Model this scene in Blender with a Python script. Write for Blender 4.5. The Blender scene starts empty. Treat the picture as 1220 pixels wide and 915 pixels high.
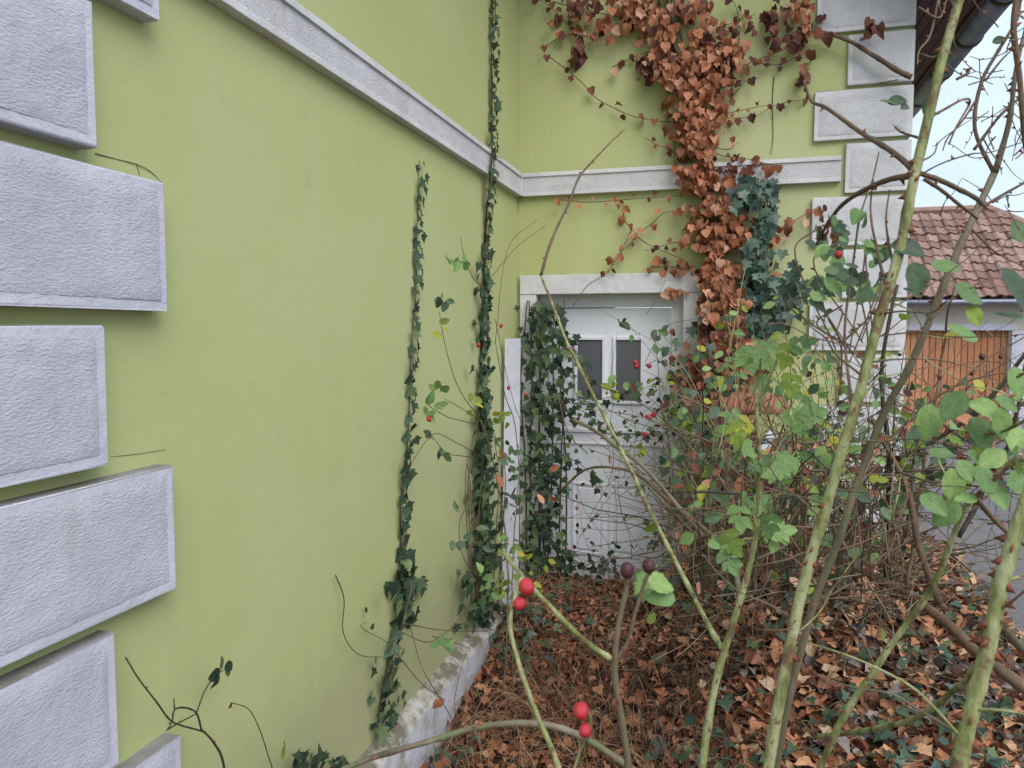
import bpy, bmesh, math, random
import numpy as np
from mathutils import Vector, Matrix, noise as mnoise

rnd = random.Random(7)
S = bpy.context.scene
COL = S.collection
PI = math.pi

# ------------------------------------------------------------------ camera
YAW, PIT, FPX = math.radians(15.6), math.radians(3.8), 930.0
CAM = Vector((0, 0, 1.75))
FW = Vector((-math.sin(YAW) * math.cos(PIT), math.cos(YAW) * math.cos(PIT), -math.sin(PIT)))
RT = Vector((math.cos(YAW), math.sin(YAW), 0))
UP = RT.cross(FW)
cam = bpy.data.cameras.new('camera')
cam.sensor_width = 36.0
cam.lens = FPX / 1220 * 36
cam.clip_start, cam.clip_end = 0.05, 5000
cam.dof.use_dof = True
cam.dof.focus_distance = 4.0
cam.dof.aperture_fstop = 15.0
co = bpy.data.objects.new('camera', cam)
co.matrix_world = Matrix.Translation(CAM) @ Matrix((RT, UP, -FW)).transposed().to_4x4()
COL.objects.link(co)
S.camera = co

# ------------------------------------------------------------------ world and sun (overcast)
SUN_EL, SUN_AZ = math.radians(48), math.radians(140)     # azimuth clockwise from +Y
W = bpy.data.worlds.new('World')
S.world = W
W.use_nodes = True
wn, wl = W.node_tree.nodes, W.node_tree.links
wn.clear()
wo = wn.new('ShaderNodeOutputWorld')
wb = wn.new('ShaderNodeBackground')
sk = wn.new('ShaderNodeTexSky')
sk.sky_type = 'NISHITA'
sk.sun_disc = False
sk.sun_elevation = SUN_EL
sk.sun_rotation = SUN_AZ
sk.air_density, sk.dust_density = 1.2, 2.0
tc = wn.new('ShaderNodeTexCoord')
mp = wn.new('ShaderNodeMapping')
mp.inputs['Scale'].default_value = (1, 1, 2.5)
cn = wn.new('ShaderNodeTexNoise')
cn.inputs['Scale'].default_value = 2.2
cn.inputs['Detail'].default_value = 6
cr = wn.new('ShaderNodeValToRGB')
cr.color_ramp.elements[0].position, cr.color_ramp.elements[0].color = 0.34, (0.42, 0.42, 0.42, 1)
cr.color_ramp.elements[1].position, cr.color_ramp.elements[1].color = 0.62, (1, 1, 1, 1)
cm = wn.new('ShaderNodeMix')
cm.data_type = 'RGBA'
cm.inputs['B'].default_value = (5.4, 6.5, 7.6, 1)      # bright thin cloud
wl.new(tc.outputs['Generated'], mp.inputs['Vector'])
wl.new(mp.outputs['Vector'], cn.inputs['Vector'])
wl.new(cn.outputs['Fac'], cr.inputs['Fac'])
wl.new(cr.outputs['Color'], cm.inputs['Factor'])
wl.new(sk.outputs['Color'], cm.inputs['A'])
wl.new(cm.outputs['Result'], wb.inputs['Color'])
wb.inputs['Strength'].default_value = 0.13
wl.new(wb.outputs[0], wo.inputs[0])
sun = bpy.data.lights.new('sun', 'SUN')
sun.energy = 2.3
sun.angle = math.radians(50)
sun.color = (1.0, 0.98, 0.96)
so = bpy.data.objects.new('sun', sun)
sd = Vector((math.sin(SUN_AZ) * math.cos(SUN_EL), math.cos(SUN_AZ) * math.cos(SUN_EL), math.sin(SUN_EL)))
so.rotation_euler = sd.to_track_quat('Z', 'Y').to_euler()
so.location = sd * 50
COL.objects.link(so)
S.view_settings.view_transform = 'Standard'
S.view_settings.look = 'None'
S.view_settings.gamma = 1
S.view_settings.exposure = 0.33

# ------------------------------------------------------------------ places: photo ray -> point on the real surface
def ray(x, y):
    return FW + RT * ((x - 610) / FPX) + UP * ((457.5 - y) / FPX)
YB, XL, XR = 5.5, -1.4912, 1.045        # back wall, left wall, right corner of the wing
def P(x, y, d):
    return CAM + ray(x, y) * d
def L(x, y, off=0.0):
    r = ray(x, y)
    return CAM + r * ((XL + off) / r.x)
def B(x, y, off=0.0):
    r = ray(x, y)
    return CAM + r * ((YB - off) / r.y)

# ------------------------------------------------------------------ materials
MATS = {}
def mat(name, build=None, col=(0.5, 0.5, 0.5), rough=0.7):
    if name in MATS:
        return MATS[name]
    m = bpy.data.materials.new(name)
    m.use_nodes = True
    b = m.node_tree.nodes['Principled BSDF']
    b.inputs['Base Color'].default_value = (*col, 1)
    b.inputs['Roughness'].default_value = rough
    b.inputs['Specular IOR Level'].default_value = 0.3
    MATS[name] = m
    if build:
        build(m, m.node_tree.nodes, m.node_tree.links, b)
    return m
def N(n, t, **kw):
    x = n.new(t)
    for k, v in kw.items():
        if k in x.inputs.keys():
            x.inputs[k].default_value = v
        else:
            setattr(x, k, v)
    return x
def ramp(n, l, src, stops, interp='LINEAR'):
    r = n.new('ShaderNodeValToRGB')
    r.color_ramp.interpolation = interp
    e = r.color_ramp.elements
    while len(e) < len(stops):
        e.new(0.5)
    for i, (p, c) in enumerate(stops):
        e[i].position = p
        e[i].color = (*c, 1) if len(c) == 3 else c
    l.new(src, r.inputs['Fac'])
    return r.outputs['Color']
def mix(n, l, fac, a, b, mode='MIX'):
    m = n.new('ShaderNodeMix')
    m.data_type = 'RGBA'
    m.blend_type = mode
    for s, v in (('Factor', fac), ('A', a), ('B', b)):
        if isinstance(v, (int, float)):
            m.inputs[s].default_value = v
        elif isinstance(v, tuple):
            m.inputs[s].default_value = (*v, 1) if len(v) == 3 else v
        else:
            l.new(v, m.inputs[s])
    return m.outputs['Result']
def math_(n, l, op, a, b=0.0, c=0.0):
    m = n.new('ShaderNodeMath')
    m.operation = op
    for i, v in enumerate((a, b, c)):
        if isinstance(v, (int, float)):
            m.inputs[i].default_value = v
        else:
            l.new(v, m.inputs[i])
    return m.outputs[0]
def bump(n, l, b, h, strength=0.4, dist=0.01, prev=None):
    x = n.new('ShaderNodeBump')
    x.inputs['Strength'].default_value = strength
    x.inputs['Distance'].default_value = dist
    l.new(h, x.inputs['Height'])
    if prev is not None:
        l.new(prev, x.inputs['Normal'])
    l.new(x.outputs[0], b.inputs['Normal'])
    return x.outputs[0]
def objco(n):
    return n.new('ShaderNodeTexCoord').outputs['Object']
def noise_(n, l, v, scale, detail=4, rough=0.5, sc=None):
    if sc:
        m = N(n, 'ShaderNodeMapping')
        m.inputs['Scale'].default_value = sc
        l.new(v, m.inputs['Vector'])
        v = m.outputs[0]
    x = N(n, 'ShaderNodeTexNoise', Scale=scale, Detail=detail, Roughness=rough)
    l.new(v, x.inputs['Vector'])
    return x.outputs['Fac']
def vor(n, l, v, scale, feature='F1'):
    x = N(n, 'ShaderNodeTexVoronoi', Scale=scale)
    x.feature = feature
    l.new(v, x.inputs['Vector'])
    return x

def m_green(m, n, l, b):
    v = objco(n)
    big = noise_(n, l, v, 0.55, 4, 0.5)
    c = ramp(n, l, big, [(0.32, (0.425, 0.45, 0.178)), (0.55, (0.465, 0.485, 0.225)), (0.72, (0.49, 0.505, 0.28))])
    drip = noise_(n, l, v, 3.0, 7, 0.65, (3.0, 3.0, 0.22))
    c = mix(n, l, ramp(n, l, drip, [(0.56, (0, 0, 0)), (0.78, (0.30, 0.30, 0.30))]), c, (0.50, 0.50, 0.33))
    drip2 = noise_(n, l, v, 4.3, 7, 0.7, (4.0, 4.0, 0.16))
    c = mix(n, l, ramp(n, l, drip2, [(0.62, (0, 0, 0)), (0.82, (0.22, 0.22, 0.22))]), c, (0.27, 0.28, 0.13))
    dirt = noise_(n, l, v, 8, 8, 0.72)
    c = mix(n, l, ramp(n, l, dirt, [(0.60, (0, 0, 0)), (0.74, (0.30, 0.30, 0.30))]), c, (0.28, 0.29, 0.15))
    # splash dirt in the lowest half metre, ragged at its upper edge
    sz = N(n, 'ShaderNodeSeparateXYZ')
    l.new(v, sz.inputs[0])
    hgt = math_(n, l, 'ADD', math_(n, l, 'MULTIPLY', sz.outputs['Z'], 1.0), math_(n, l, 'MULTIPLY', dirt, -0.5))
    c = mix(n, l, ramp(n, l, hgt, [(0.0, (0.55, 0.55, 0.55)), (0.30, (0, 0, 0))]), c, (0.33, 0.32, 0.19))
    vo = vor(n, l, v, 26)
    dot = math_(n, l, 'LESS_THAN', vo.outputs['Distance'], 0.15)
    sep = N(n, 'ShaderNodeSeparateColor')
    l.new(vo.outputs['Color'], sep.inputs[0])
    dot = math_(n, l, 'MULTIPLY', dot, math_(n, l, 'GREATER_THAN', sep.outputs[0], 0.66))
    c = mix(n, l, math_(n, l, 'MULTIPLY', dot, 0.55), c, (0.66, 0.66, 0.46))
    l.new(c, b.inputs['Base Color'])
    b.inputs['Roughness'].default_value = 0.85
    h1 = noise_(n, l, v, 130, 3, 0.6)
    h2 = noise_(n, l, v, 9, 3, 0.5)
    h = math_(n, l, 'ADD', math_(n, l, 'MULTIPLY', h1, 0.5), math_(n, l, 'MULTIPLY', h2, 1.2))
    h = math_(n, l, 'ADD', h, math_(n, l, 'MULTIPLY', dot, 0.8))
    bump(n, l, b, h, 0.45, 0.0035)
GREEN = mat('green_render', m_green)

def white_plaster(lo, hi, coarse):
    def f(m, n, l, b):
        v = objco(n)
        g = noise_(n, l, v, 4, 6, 0.65)
        c = ramp(n, l, g, [(0.35, lo), (0.65, hi)])
        streak = noise_(n, l, v, 5, 6, 0.65, (3, 3, 0.4))
        c = mix(n, l, ramp(n, l, streak, [(0.57, (0, 0, 0)), (0.8, (0.42, 0.42, 0.42))]), c, (0.43, 0.39, 0.34))
        chip = noise_(n, l, v, 11, 8, 0.75)
        c = mix(n, l, ramp(n, l, chip, [(0.66, (0, 0, 0)), (0.72, (0.6, 0.6, 0.6))]), c, (0.34, 0.30, 0.26))
        geo = N(n, 'ShaderNodeNewGeometry')
        sx = N(n, 'ShaderNodeSeparateXYZ')
        l.new(geo.outputs['True Normal'], sx.inputs[0])
        c = mix(n, l, math_(n, l, 'MULTIPLY', math_(n, l, 'GREATER_THAN', sx.outputs['Z'], 0.4), ramp(n, l, g, [(0.3, (0.5, 0.5, 0.5)), (0.6, (0.95, 0.95, 0.95))])), c, (0.13, 0.115, 0.085))
        h1 = noise_(n, l, v, 75 if coarse else 85, 6, 0.68, (1, 1, 2.4 if coarse else 1.3))
        pit = ramp(n, l, h1, [(0.27, (1, 1, 1)), (0.36, (0, 0, 0))])
        c = mix(n, l, math_(n, l, 'MULTIPLY', pit, 0.45 if coarse else 0.15), c, (0.34, 0.31, 0.31))
        l.new(c, b.inputs['Base Color'])
        b.inputs['Roughness'].default_value = 0.9
        w = noise_(n, l, v, 18, 3, 0.5)
        h = math_(n, l, 'ADD', math_(n, l, 'MULTIPLY', h1, 1.7 if coarse else 0.9), math_(n, l, 'MULTIPLY', w, 1.2))
        bump(n, l, b, h, 0.7 if coarse else 0.6, 0.0075 if coarse else 0.006)
    return f
WROUGH = mat('lilac_white_roughcast', white_plaster((0.515, 0.505, 0.57), (0.62, 0.61, 0.69), True))
WSMOOTH = mat('lilac_white_plaster', white_plaster((0.515, 0.505, 0.57), (0.62, 0.61, 0.69), False))
CROUGH = mat('cream_white_roughcast', white_plaster((0.56, 0.545, 0.55), (0.69, 0.675, 0.68), True))
CSMOOTH = mat('cream_white_plaster', white_plaster((0.56, 0.545, 0.55), (0.70, 0.685, 0.69), False))

def m_plinth(m, n, l, b):
    v = objco(n)
    geo = N(n, 'ShaderNodeNewGeometry')
    sx = N(n, 'ShaderNodeSeparateXYZ')
    l.new(geo.outputs['Normal'], sx.inputs[0])
    g = noise_(n, l, v, 7, 7, 0.7)
    dirt = math_(n, l, 'ADD', g, math_(n, l, 'MULTIPLY', sx.outputs['Z'], 0.22))
    c = ramp(n, l, dirt, [(0.46, (0.60, 0.59, 0.645)), (0.60, (0.45, 0.42, 0.37)), (0.74, (0.17, 0.15, 0.11))])
    l.new(c, b.inputs['Base Color'])
    b.inputs['Roughness'].default_value = 0.9
    bump(n, l, b, noise_(n, l, v, 45, 6, 0.65), 0.7, 0.01)
PLINTH = mat('stained_plinth_plaster', m_plinth)

def m_door(m, n, l, b):
    v = objco(n)
    g = noise_(n, l, v, 2.5, 6, 0.6)
    c = ramp(n, l, g, [(0.35, (0.70, 0.70, 0.74)), (0.65, (0.78, 0.78, 0.82))])
    d = noise_(n, l, v, 9, 6, 0.65, (1, 1, 0.3))
    c = mix(n, l, ramp(n, l, d, [(0.56, (0, 0, 0)), (0.8, (0.4, 0.4, 0.4))]), c, (0.44, 0.45, 0.40))
    l.new(c, b.inputs['Base Color'])
    b.inputs['Roughness'].default_value = 0.45
DOOR = mat('white_door_paint', m_door)

def m_glass(m, n, l, b):
    v = objco(n)
    f = noise_(n, l, v, 90, 4, 0.6)
    c = ramp(n, l, f, [(0.3, (0.075, 0.075, 0.082)), (0.7, (0.13, 0.13, 0.14))])
    l.new(c, b.inputs['Base Color'])
    b.inputs['Roughness'].default_value = 0.35
    b.inputs['Specular IOR Level'].default_value = 0.5
    bump(n, l, b, f, 0.3, 0.003)
GLASS = mat('frosted_dark_glass', m_glass)

def m_wood_dark(m, n, l, b):
    v = objco(n)
    f = noise_(n, l, v, 6, 6, 0.6, (8, 1, 8))
    l.new(ramp(n, l, f, [(0.3, (0.055, 0.022, 0.022)), (0.7, (0.11, 0.05, 0.045))]), b.inputs['Base Color'])
    bump(n, l, b, f, 0.3, 0.004)
SOFFIT = mat('maroon_boards', m_wood_dark)
def m_zinc(m, n, l, b):
    v = objco(n)
    f = noise_(n, l, v, 5, 6, 0.65)
    l.new(ramp(n, l, f, [(0.3, (0.13, 0.14, 0.19)), (0.7, (0.25, 0.27, 0.33))]), b.inputs['Base Color'])
    b.inputs['Metallic'].default_value = 0.4
    b.inputs['Roughness'].default_value = 0.42
ZINC = mat('weathered_zinc', m_zinc)

def m_tile(m, n, l, b):
    v = objco(n)
    oi = N(n, 'ShaderNodeObjectInfo')
    at = N(n, 'ShaderNodeAttribute', attribute_name='rnd')
    r = math_(n, l, 'FRACT', math_(n, l, 'ADD', oi.outputs['Random'], at.outputs['Fac']))
    c = ramp(n, l, r, [(0.0, (0.18, 0.10, 0.08)), (0.5, (0.27, 0.155, 0.125)), (1.0, (0.38, 0.25, 0.21))])
    f = noise_(n, l, v, 9, 6, 0.7)
    c = mix(n, l, ramp(n, l, f, [(0.45, (0, 0, 0)), (0.7, (0.7, 0.7, 0.7))]), c, (0.17, 0.105, 0.085))
    l.new(c, b.inputs['Base Color'])
    b.inputs['Roughness'].default_value = 0.9
    bump(n, l, b, f, 0.4, 0.01)
TILE = mat('weathered_roof_tile', m_tile)

def m_terra(m, n, l, b):
    v = objco(n)
    oi = N(n, 'ShaderNodeObjectInfo')
    c = ramp(n, l, oi.outputs['Random'], [(0, (0.22, 0.085, 0.052)), (1, (0.33, 0.145, 0.09))])
    f = noise_(n, l, v, 14, 6, 0.7)
    c = mix(n, l, ramp(n, l, f, [(0.48, (0, 0, 0)), (0.72, (0.7, 0.7, 0.7))]), c, (0.05, 0.038, 0.026))
    l.new(c, b.inputs['Base Color'])
    b.inputs['Roughness'].default_value = 0.9
    bump(n, l, b, f, 0.5, 0.01)
TERRA = mat('terracotta', m_terra)

def m_plank(m, n, l, b):
    v = objco(n)
    oi = N(n, 'ShaderNodeObjectInfo')
    c = ramp(n, l, oi.outputs['Random'], [(0, (0.45, 0.19, 0.09)), (1, (0.58, 0.27, 0.14))])
    f = noise_(n, l, v, 5, 6, 0.6, (10, 10, 1))
    c = mix(n, l, ramp(n, l, f, [(0.45, (0, 0, 0)), (0.7, (0.5, 0.5, 0.5))]), c, (0.22, 0.10, 0.055))
    l.new(c, b.inputs['Base Color'])
PLANK = mat('orange_brown_plank', m_plank)

def m_plaster_far(m, n, l, b):
    v = objco(n)
    f = noise_(n, l, v, 1.5, 6, 0.6)
    l.new(ramp(n, l, f, [(0.35, (0.60, 0.53, 0.45)), (0.65, (0.72, 0.66, 0.58))]), b.inputs['Base Color'])
FARWALL = mat('cream_plaster', m_plaster_far)

def m_asphalt(m, n, l, b):
    v = objco(n)
    f = noise_(n, l, v, 30, 6, 0.7)
    g = noise_(n, l, v, 0.8, 4, 0.6)
    c = ramp(n, l, f, [(0.35, (0.095, 0.088, 0.098)), (0.65, (0.185, 0.172, 0.185))])
    c = mix(n, l, ramp(n, l, g, [(0.4, (0, 0, 0)), (0.7, (0.5, 0.5, 0.5))]), c, (0.20, 0.18, 0.175))
    l.new(c, b.inputs['Base Color'])
    b.inputs['Roughness'].default_value = 0.85
    bump(n, l, b, f, 0.5, 0.01)
ASPHALT = mat('worn_asphalt', m_asphalt)

def m_soil(m, n, l, b):
    v = objco(n)
    f = noise_(n, l, v, 14, 8, 0.7)
    l.new(ramp(n, l, f, [(0.35, (0.035, 0.022, 0.014)), (0.65, (0.10, 0.06, 0.04))]), b.inputs['Base Color'])
    b.inputs['Roughness'].default_value = 0.95
    bump(n, l, b, f, 0.8, 0.04)
SOIL = mat('dark_soil', m_soil)
def m_earth(m, n, l, b):
    v = objco(n)
    f = noise_(n, l, v, 3, 8, 0.7)
    l.new(ramp(n, l, f, [(0.4, (0.08, 0.09, 0.04)), (0.6, (0.14, 0.11, 0.07))]), b.inputs['Base Color'])
EARTH = mat('grassy_earth', m_earth)

def leaf_mat(name, stops, rough=0.5, trans=0.2, vein=0.35, spec=0.35, spot=None):
    def f(m, n, l, b):
        oi = N(n, 'ShaderNodeObjectInfo')
        at = N(n, 'ShaderNodeAttribute', attribute_name='rnd')
        r = math_(n, l, 'FRACT', math_(n, l, 'ADD', oi.outputs['Random'], at.outputs['Fac']))
        c = ramp(n, l, r, stops)
        uv = N(n, 'ShaderNodeUVMap', uv_map='UVMap')
        ns = noise_(n, l, uv.outputs[0], 5, 4, 0.6)
        sx = N(n, 'ShaderNodeSeparateXYZ')
        l.new(uv.outputs[0], sx.inputs[0])
        ax = math_(n, l, 'ABSOLUTE', math_(n, l, 'SUBTRACT', sx.outputs[0], 0.5))
        mid = math_(n, l, 'LESS_THAN', ax, 0.016)
        side = math_(n, l, 'SINE', math_(n, l, 'MULTIPLY', math_(n, l, 'SUBTRACT', sx.outputs[1], math_(n, l, 'MULTIPLY', ax, 0.8)), 42))
        sv = math_(n, l, 'GREATER_THAN', side, 0.93)
        ve = math_(n, l, 'MAXIMUM', mid, math_(n, l, 'MULTIPLY', sv, 0.5))
        hs = N(n, 'ShaderNodeHueSaturation', Value=1.35, Saturation=0.85)
        l.new(c, hs.inputs['Color'])
        c2 = mix(n, l, math_(n, l, 'MULTIPLY', ve, vein), c, hs.outputs[0])
        dk = N(n, 'ShaderNodeHueSaturation', Value=0.62)
        l.new(c2, dk.inputs['Color'])
        c3 = mix(n, l, ramp(n, l, ns, [(0.45, (0, 0, 0)), (0.75, (0.8, 0.8, 0.8))]), c2, dk.outputs[0])
        if spot:
            c3 = mix(n, l, ramp(n, l, noise_(n, l, uv.outputs[0], 9, 3), [(0.62, (0, 0, 0)), (0.7, (0.7, 0.7, 0.7))]), c3, spot)
        l.new(c3, b.inputs['Base Color'])
        b.inputs['Roughness'].default_value = rough
        b.inputs['Specular IOR Level'].default_value = spec
        bump(n, l, b, math_(n, l, 'ADD', ns, math_(n, l, 'MULTIPLY', ve, 0.4)), 0.4, 0.004)
        if trans:
            t = N(n, 'ShaderNodeBsdfTranslucent')
            hs2 = N(n, 'ShaderNodeHueSaturation', Value=1.3)
            l.new(c3, hs2.inputs['Color'])
            l.new(hs2.outputs[0], t.inputs['Color'])
            mx = N(n, 'ShaderNodeMixShader')
            mx.inputs[0].default_value = trans
            l.new(b.outputs[0], mx.inputs[1])
            l.new(t.outputs[0], mx.inputs[2])
            l.new(mx.outputs[0], n['Material Output'].inputs['Surface'])
    return mat(name, f)
IVY = leaf_mat('ivy_green', [(0, (0.022, 0.042, 0.026)), (0.4, (0.045, 0.08, 0.042)), (0.8, (0.075, 0.12, 0.06)), (1, (0.14, 0.19, 0.07))], 0.55, 0.12, 0.7, 0.35)
IVYBLUE = leaf_mat('ivy_blue_green', [(0, (0.03, 0.06, 0.05)), (0.6, (0.055, 0.10, 0.075)), (1, (0.09, 0.15, 0.09))], 0.4, 0.1, 0.5, 0.45)
COPPER = leaf_mat('dead_copper_leaf', [(0, (0.15, 0.052, 0.03)), (0.2, (0.31, 0.11, 0.057)), (0.6, (0.48, 0.195, 0.10)), (0.85, (0.55, 0.26, 0.15)), (1, (0.58, 0.35, 0.24))], 0.75, 0.12, 0.2, 0.2)
MAROON = leaf_mat('withered_maroon_leaf', [(0, (0.08, 0.035, 0.03)), (0.6, (0.18, 0.07, 0.05)), (1, (0.30, 0.13, 0.08))], 0.8, 0.1, 0.2, 0.2)
LITTER = leaf_mat('fallen_leaf', [(0, (0.05, 0.034, 0.026)), (0.2, (0.20, 0.09, 0.055)), (0.42, (0.50, 0.22, 0.115)), (0.68, (0.60, 0.32, 0.165)), (0.86, (0.58, 0.42, 0.27)), (0.90, (0.13, 0.11, 0.10)), (1, (0.36, 0.30, 0.28))], 0.72, 0.08, 0.3, 0.25)
MATTED = leaf_mat('matted_red_brown_leaf', [(0, (0.05, 0.026, 0.018)), (0.35, (0.20, 0.075, 0.04)), (0.75, (0.40, 0.16, 0.08)), (1, (0.50, 0.27, 0.15))], 0.8, 0.05, 0.2, 0.2)
ROSE = leaf_mat('rose_leaf_green', [(0, (0.12, 0.21, 0.07)), (0.5, (0.18, 0.30, 0.095)), (1, (0.27, 0.40, 0.12))], 0.5, 0.25, 0.4, 0.35)
ROSEDARK = leaf_mat('rose_leaf_dull', [(0, (0.055, 0.09, 0.05)), (0.6, (0.085, 0.14, 0.07)), (1, (0.13, 0.20, 0.08))], 0.5, 0.2, 0.4, 0.35)
YELLOW = leaf_mat('yellow_green_leaf', [(0, (0.14, 0.22, 0.04)), (0.6, (0.26, 0.34, 0.05)), (1, (0.45, 0.42, 0.05))], 0.5, 0.3, 0.3, 0.3)

def bark(name, stops, patch=None, rough=0.6, sc=14):
    def f(m, n, l, b):
        v = objco(n)
        oi = N(n, 'ShaderNodeObjectInfo')
        vv = N(n, 'ShaderNodeVectorMath', operation='ADD')
        l.new(v, vv.inputs[0])
        l.new(oi.outputs['Random'], vv.inputs[1])
        g = noise_(n, l, vv.outputs[0], sc, 6, 0.65, (1, 1, 0.35))
        c = ramp(n, l, g, stops)
        if patch:
            k = noise_(n, l, vv.outputs[0], 20, 8, 0.78)
            c = mix(n, l, ramp(n, l, k, [(0.53, (0, 0, 0)), (0.60, (0.85, 0.85, 0.85))]), c, patch)
            k2 = noise_(n, l, vv.outputs[0], 160, 2, 0.5)
            c = mix(n, l, ramp(n, l, k2, [(0.66, (0, 0, 0)), (0.74, (0.6, 0.6, 0.6))]), c, (0.07, 0.06, 0.03))
        l.new(c, b.inputs['Base Color'])
        b.inputs['Roughness'].default_value = rough
        bump(n, l, b, noise_(n, l, v, 110, 5, 0.65, (1, 1, 0.35)), 0.8, 0.004)
    return mat(name, f)
CANE = bark('green_cane', [(0.36, (0.085, 0.085, 0.03)), (0.47, (0.20, 0.215, 0.068)), (0.62, (0.37, 0.37, 0.19))], (0.15, 0.062, 0.04), 0.62, 34)
CANEBR = bark('brown_cane', [(0.3, (0.075, 0.06, 0.035)), (0.5, (0.15, 0.115, 0.07)), (0.72, (0.25, 0.21, 0.15))], (0.12, 0.14, 0.06))
TWIG = bark('brown_twig', [(0.3, (0.07, 0.045, 0.028)), (0.6, (0.16, 0.10, 0.06)), (0.8, (0.27, 0.20, 0.13))], None)
TWIGPALE = bark('straw_stem', [(0.3, (0.22, 0.14, 0.085)), (0.6, (0.40, 0.28, 0.17)), (0.8, (0.54, 0.43, 0.29))], None)
REDSTEM = bark('red_brown_stem', [(0.3, (0.12, 0.05, 0.03)), (0.6, (0.26, 0.115, 0.065)), (0.8, (0.38, 0.20, 0.12))], None)
STEMDARK = bark('dark_stem', [(0.3, (0.025, 0.02, 0.014)), (0.7, (0.075, 0.06, 0.04))], None)
THORN = mat('red_brown_thorn', None, (0.22, 0.075, 0.04), 0.5)
def m_hip(m, n, l, b):
    v = objco(n)
    f = noise_(n, l, v, 60, 3)
    k = noise_(n, l, v, 3.2, 6, 0.7)
    c = ramp(n, l, f, [(0.35, (0.36, 0.012, 0.02)), (0.7, (0.52, 0.028, 0.035))])
    c = mix(n, l, ramp(n, l, k, [(0.52, (0, 0, 0)), (0.72, (0.7, 0.7, 0.7))]), c, (0.20, 0.015, 0.015))
    l.new(c, b.inputs['Base Color'])
    bump(n, l, b, k, 0.3, 0.02)
    b.inputs['Roughness'].default_value = 0.38
    b.inputs['Specular IOR Level'].default_value = 0.5
HIP = mat('red_rose_hip', m_hip)
HIPDARK = mat('withered_hip', None, (0.06, 0.02, 0.02), 0.5)
CALYX = mat('dry_calyx', None, (0.05, 0.03, 0.015), 0.8)

# ------------------------------------------------------------------ object helpers
def link(o, parent=None):
    COL.objects.link(o)
    if parent is not None:
        o.parent = parent
    return o
def wloc(o):
    v = Vector((0, 0, 0))
    while o is not None:
        v = v + o.location
        o = o.parent
    return v
def thing(name, label, cat, loc=(0, 0, 0), group=None):
    o = bpy.data.objects.new(name, None)
    o.location = loc
    o.empty_display_size = 0.1
    o['label'], o['category'] = label, cat
    if group:
        o['group'] = group
    return link(o)
def tag(o, label, cat, group=None):
    o['label'], o['category'] = label, cat
    if group:
        o['group'] = group
    return o
def mesh_from(name, verts, faces, mats, smooth=False, mi=None):
    me = bpy.data.meshes.new(name)
    me.from_pydata([tuple(v) for v in verts], [], faces)
    for m in (mats if isinstance(mats, (list, tuple)) else [mats]):
        me.materials.append(m)
    if smooth:
        me.polygons.foreach_set('use_smooth', [True] * len(me.polygons))
    if mi:
        me.polygons.foreach_set('material_index', mi)
    me.update()
    return me
def obj(name, me, parent=None, loc=None, world=True):
    """an object from a mesh in world coordinates (shifted into its parent's frame)"""
    o = bpy.data.objects.new(name, me)
    if parent is not None and world:
        o.location = -wloc(parent)
    if loc is not None:
        o.location = Vector(loc) - (wloc(parent) if parent is not None else Vector())
    return link(o, parent)
def bm_mesh(name, bm, mats, smooth=False):
    me = bpy.data.meshes.new(name)
    bmesh.ops.recalc_face_normals(bm, faces=bm.faces)
    bm.to_mesh(me)
    bm.free()
    for m in (mats if isinstance(mats, (list, tuple)) else [mats]):
        me.materials.append(m)
    if smooth:
        me.polygons.foreach_set('use_smooth', [True] * len(me.polygons))
    return me
def add_box(bm, lo, hi, bev=0.0, mi=0):
    c = [(lo[i] + hi[i]) / 2 for i in range(3)]
    s = [hi[i] - lo[i] for i in range(3)]
    r = bmesh.ops.create_cube(bm, size=1, matrix=Matrix.Translation(c) @ Matrix.Diagonal((*s, 1)))
    fs = {f for v in r['verts'] for f in v.link_faces}
    if bev:
        es = {e for v in r['verts'] for e in v.link_edges}
        g = bmesh.ops.bevel(bm, geom=list(es), offset=bev, segments=2, affect='EDGES', profile=0.6)
        fs = set(g['faces']) | {f for f in fs if f.is_valid}
    for f in fs:
        if f.is_valid:
            f.material_index = mi
    return r
def box(name, lo, hi, m, parent=None, bev=0.0):
    bm = bmesh.new()
    add_box(bm, lo, hi, bev)
    return obj(name, bm_mesh(name, bm, m), parent)

def spline(pts, n=8):
    """centripetal Catmull-Rom, so that long and short spans join without loops"""
    pts = [Vector(p) for p in pts]
    if len(pts) == 2:
        return [pts[0].lerp(pts[1], i / n) for i in range(n + 1)]
    q = [pts[0] * 2 - pts[1]] + pts + [pts[-1] * 2 - pts[-2]]
    out = []
    for i in range(1, len(q) - 2):
        p0, p1, p2, p3 = q[i - 1], q[i], q[i + 1], q[i + 2]
        t0 = 0.0
        t1 = t0 + max(1e-4, (p1 - p0).length) ** 0.5
        t2 = t1 + max(1e-4, (p2 - p1).length) ** 0.5
        t3 = t2 + max(1e-4, (p3 - p2).length) ** 0.5
        for k in range(n):
            t = t1 + (t2 - t1) * k / n
            a1 = p0 * ((t1 - t) / (t1 - t0)) + p1 * ((t - t0) / (t1 - t0))
            a2 = p1 * ((t2 - t) / (t2 - t1)) + p2 * ((t - t1) / (t2 - t1))
            a3 = p2 * ((t3 - t) / (t3 - t2)) + p3 * ((t - t2) / (t3 - t2))
            b1 = a1 * ((t2 - t) / (t2 - t0)) + a2 * ((t - t0) / (t2 - t0))
            b2 = a2 * ((t3 - t) / (t3 - t1)) + a3 * ((t - t1) / (t3 - t1))
            out.append(b1 * ((t2 - t) / (t2 - t1)) + b2 * ((t - t1) / (t2 - t1)))
    out.append(pts[-1])
    return out
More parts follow.
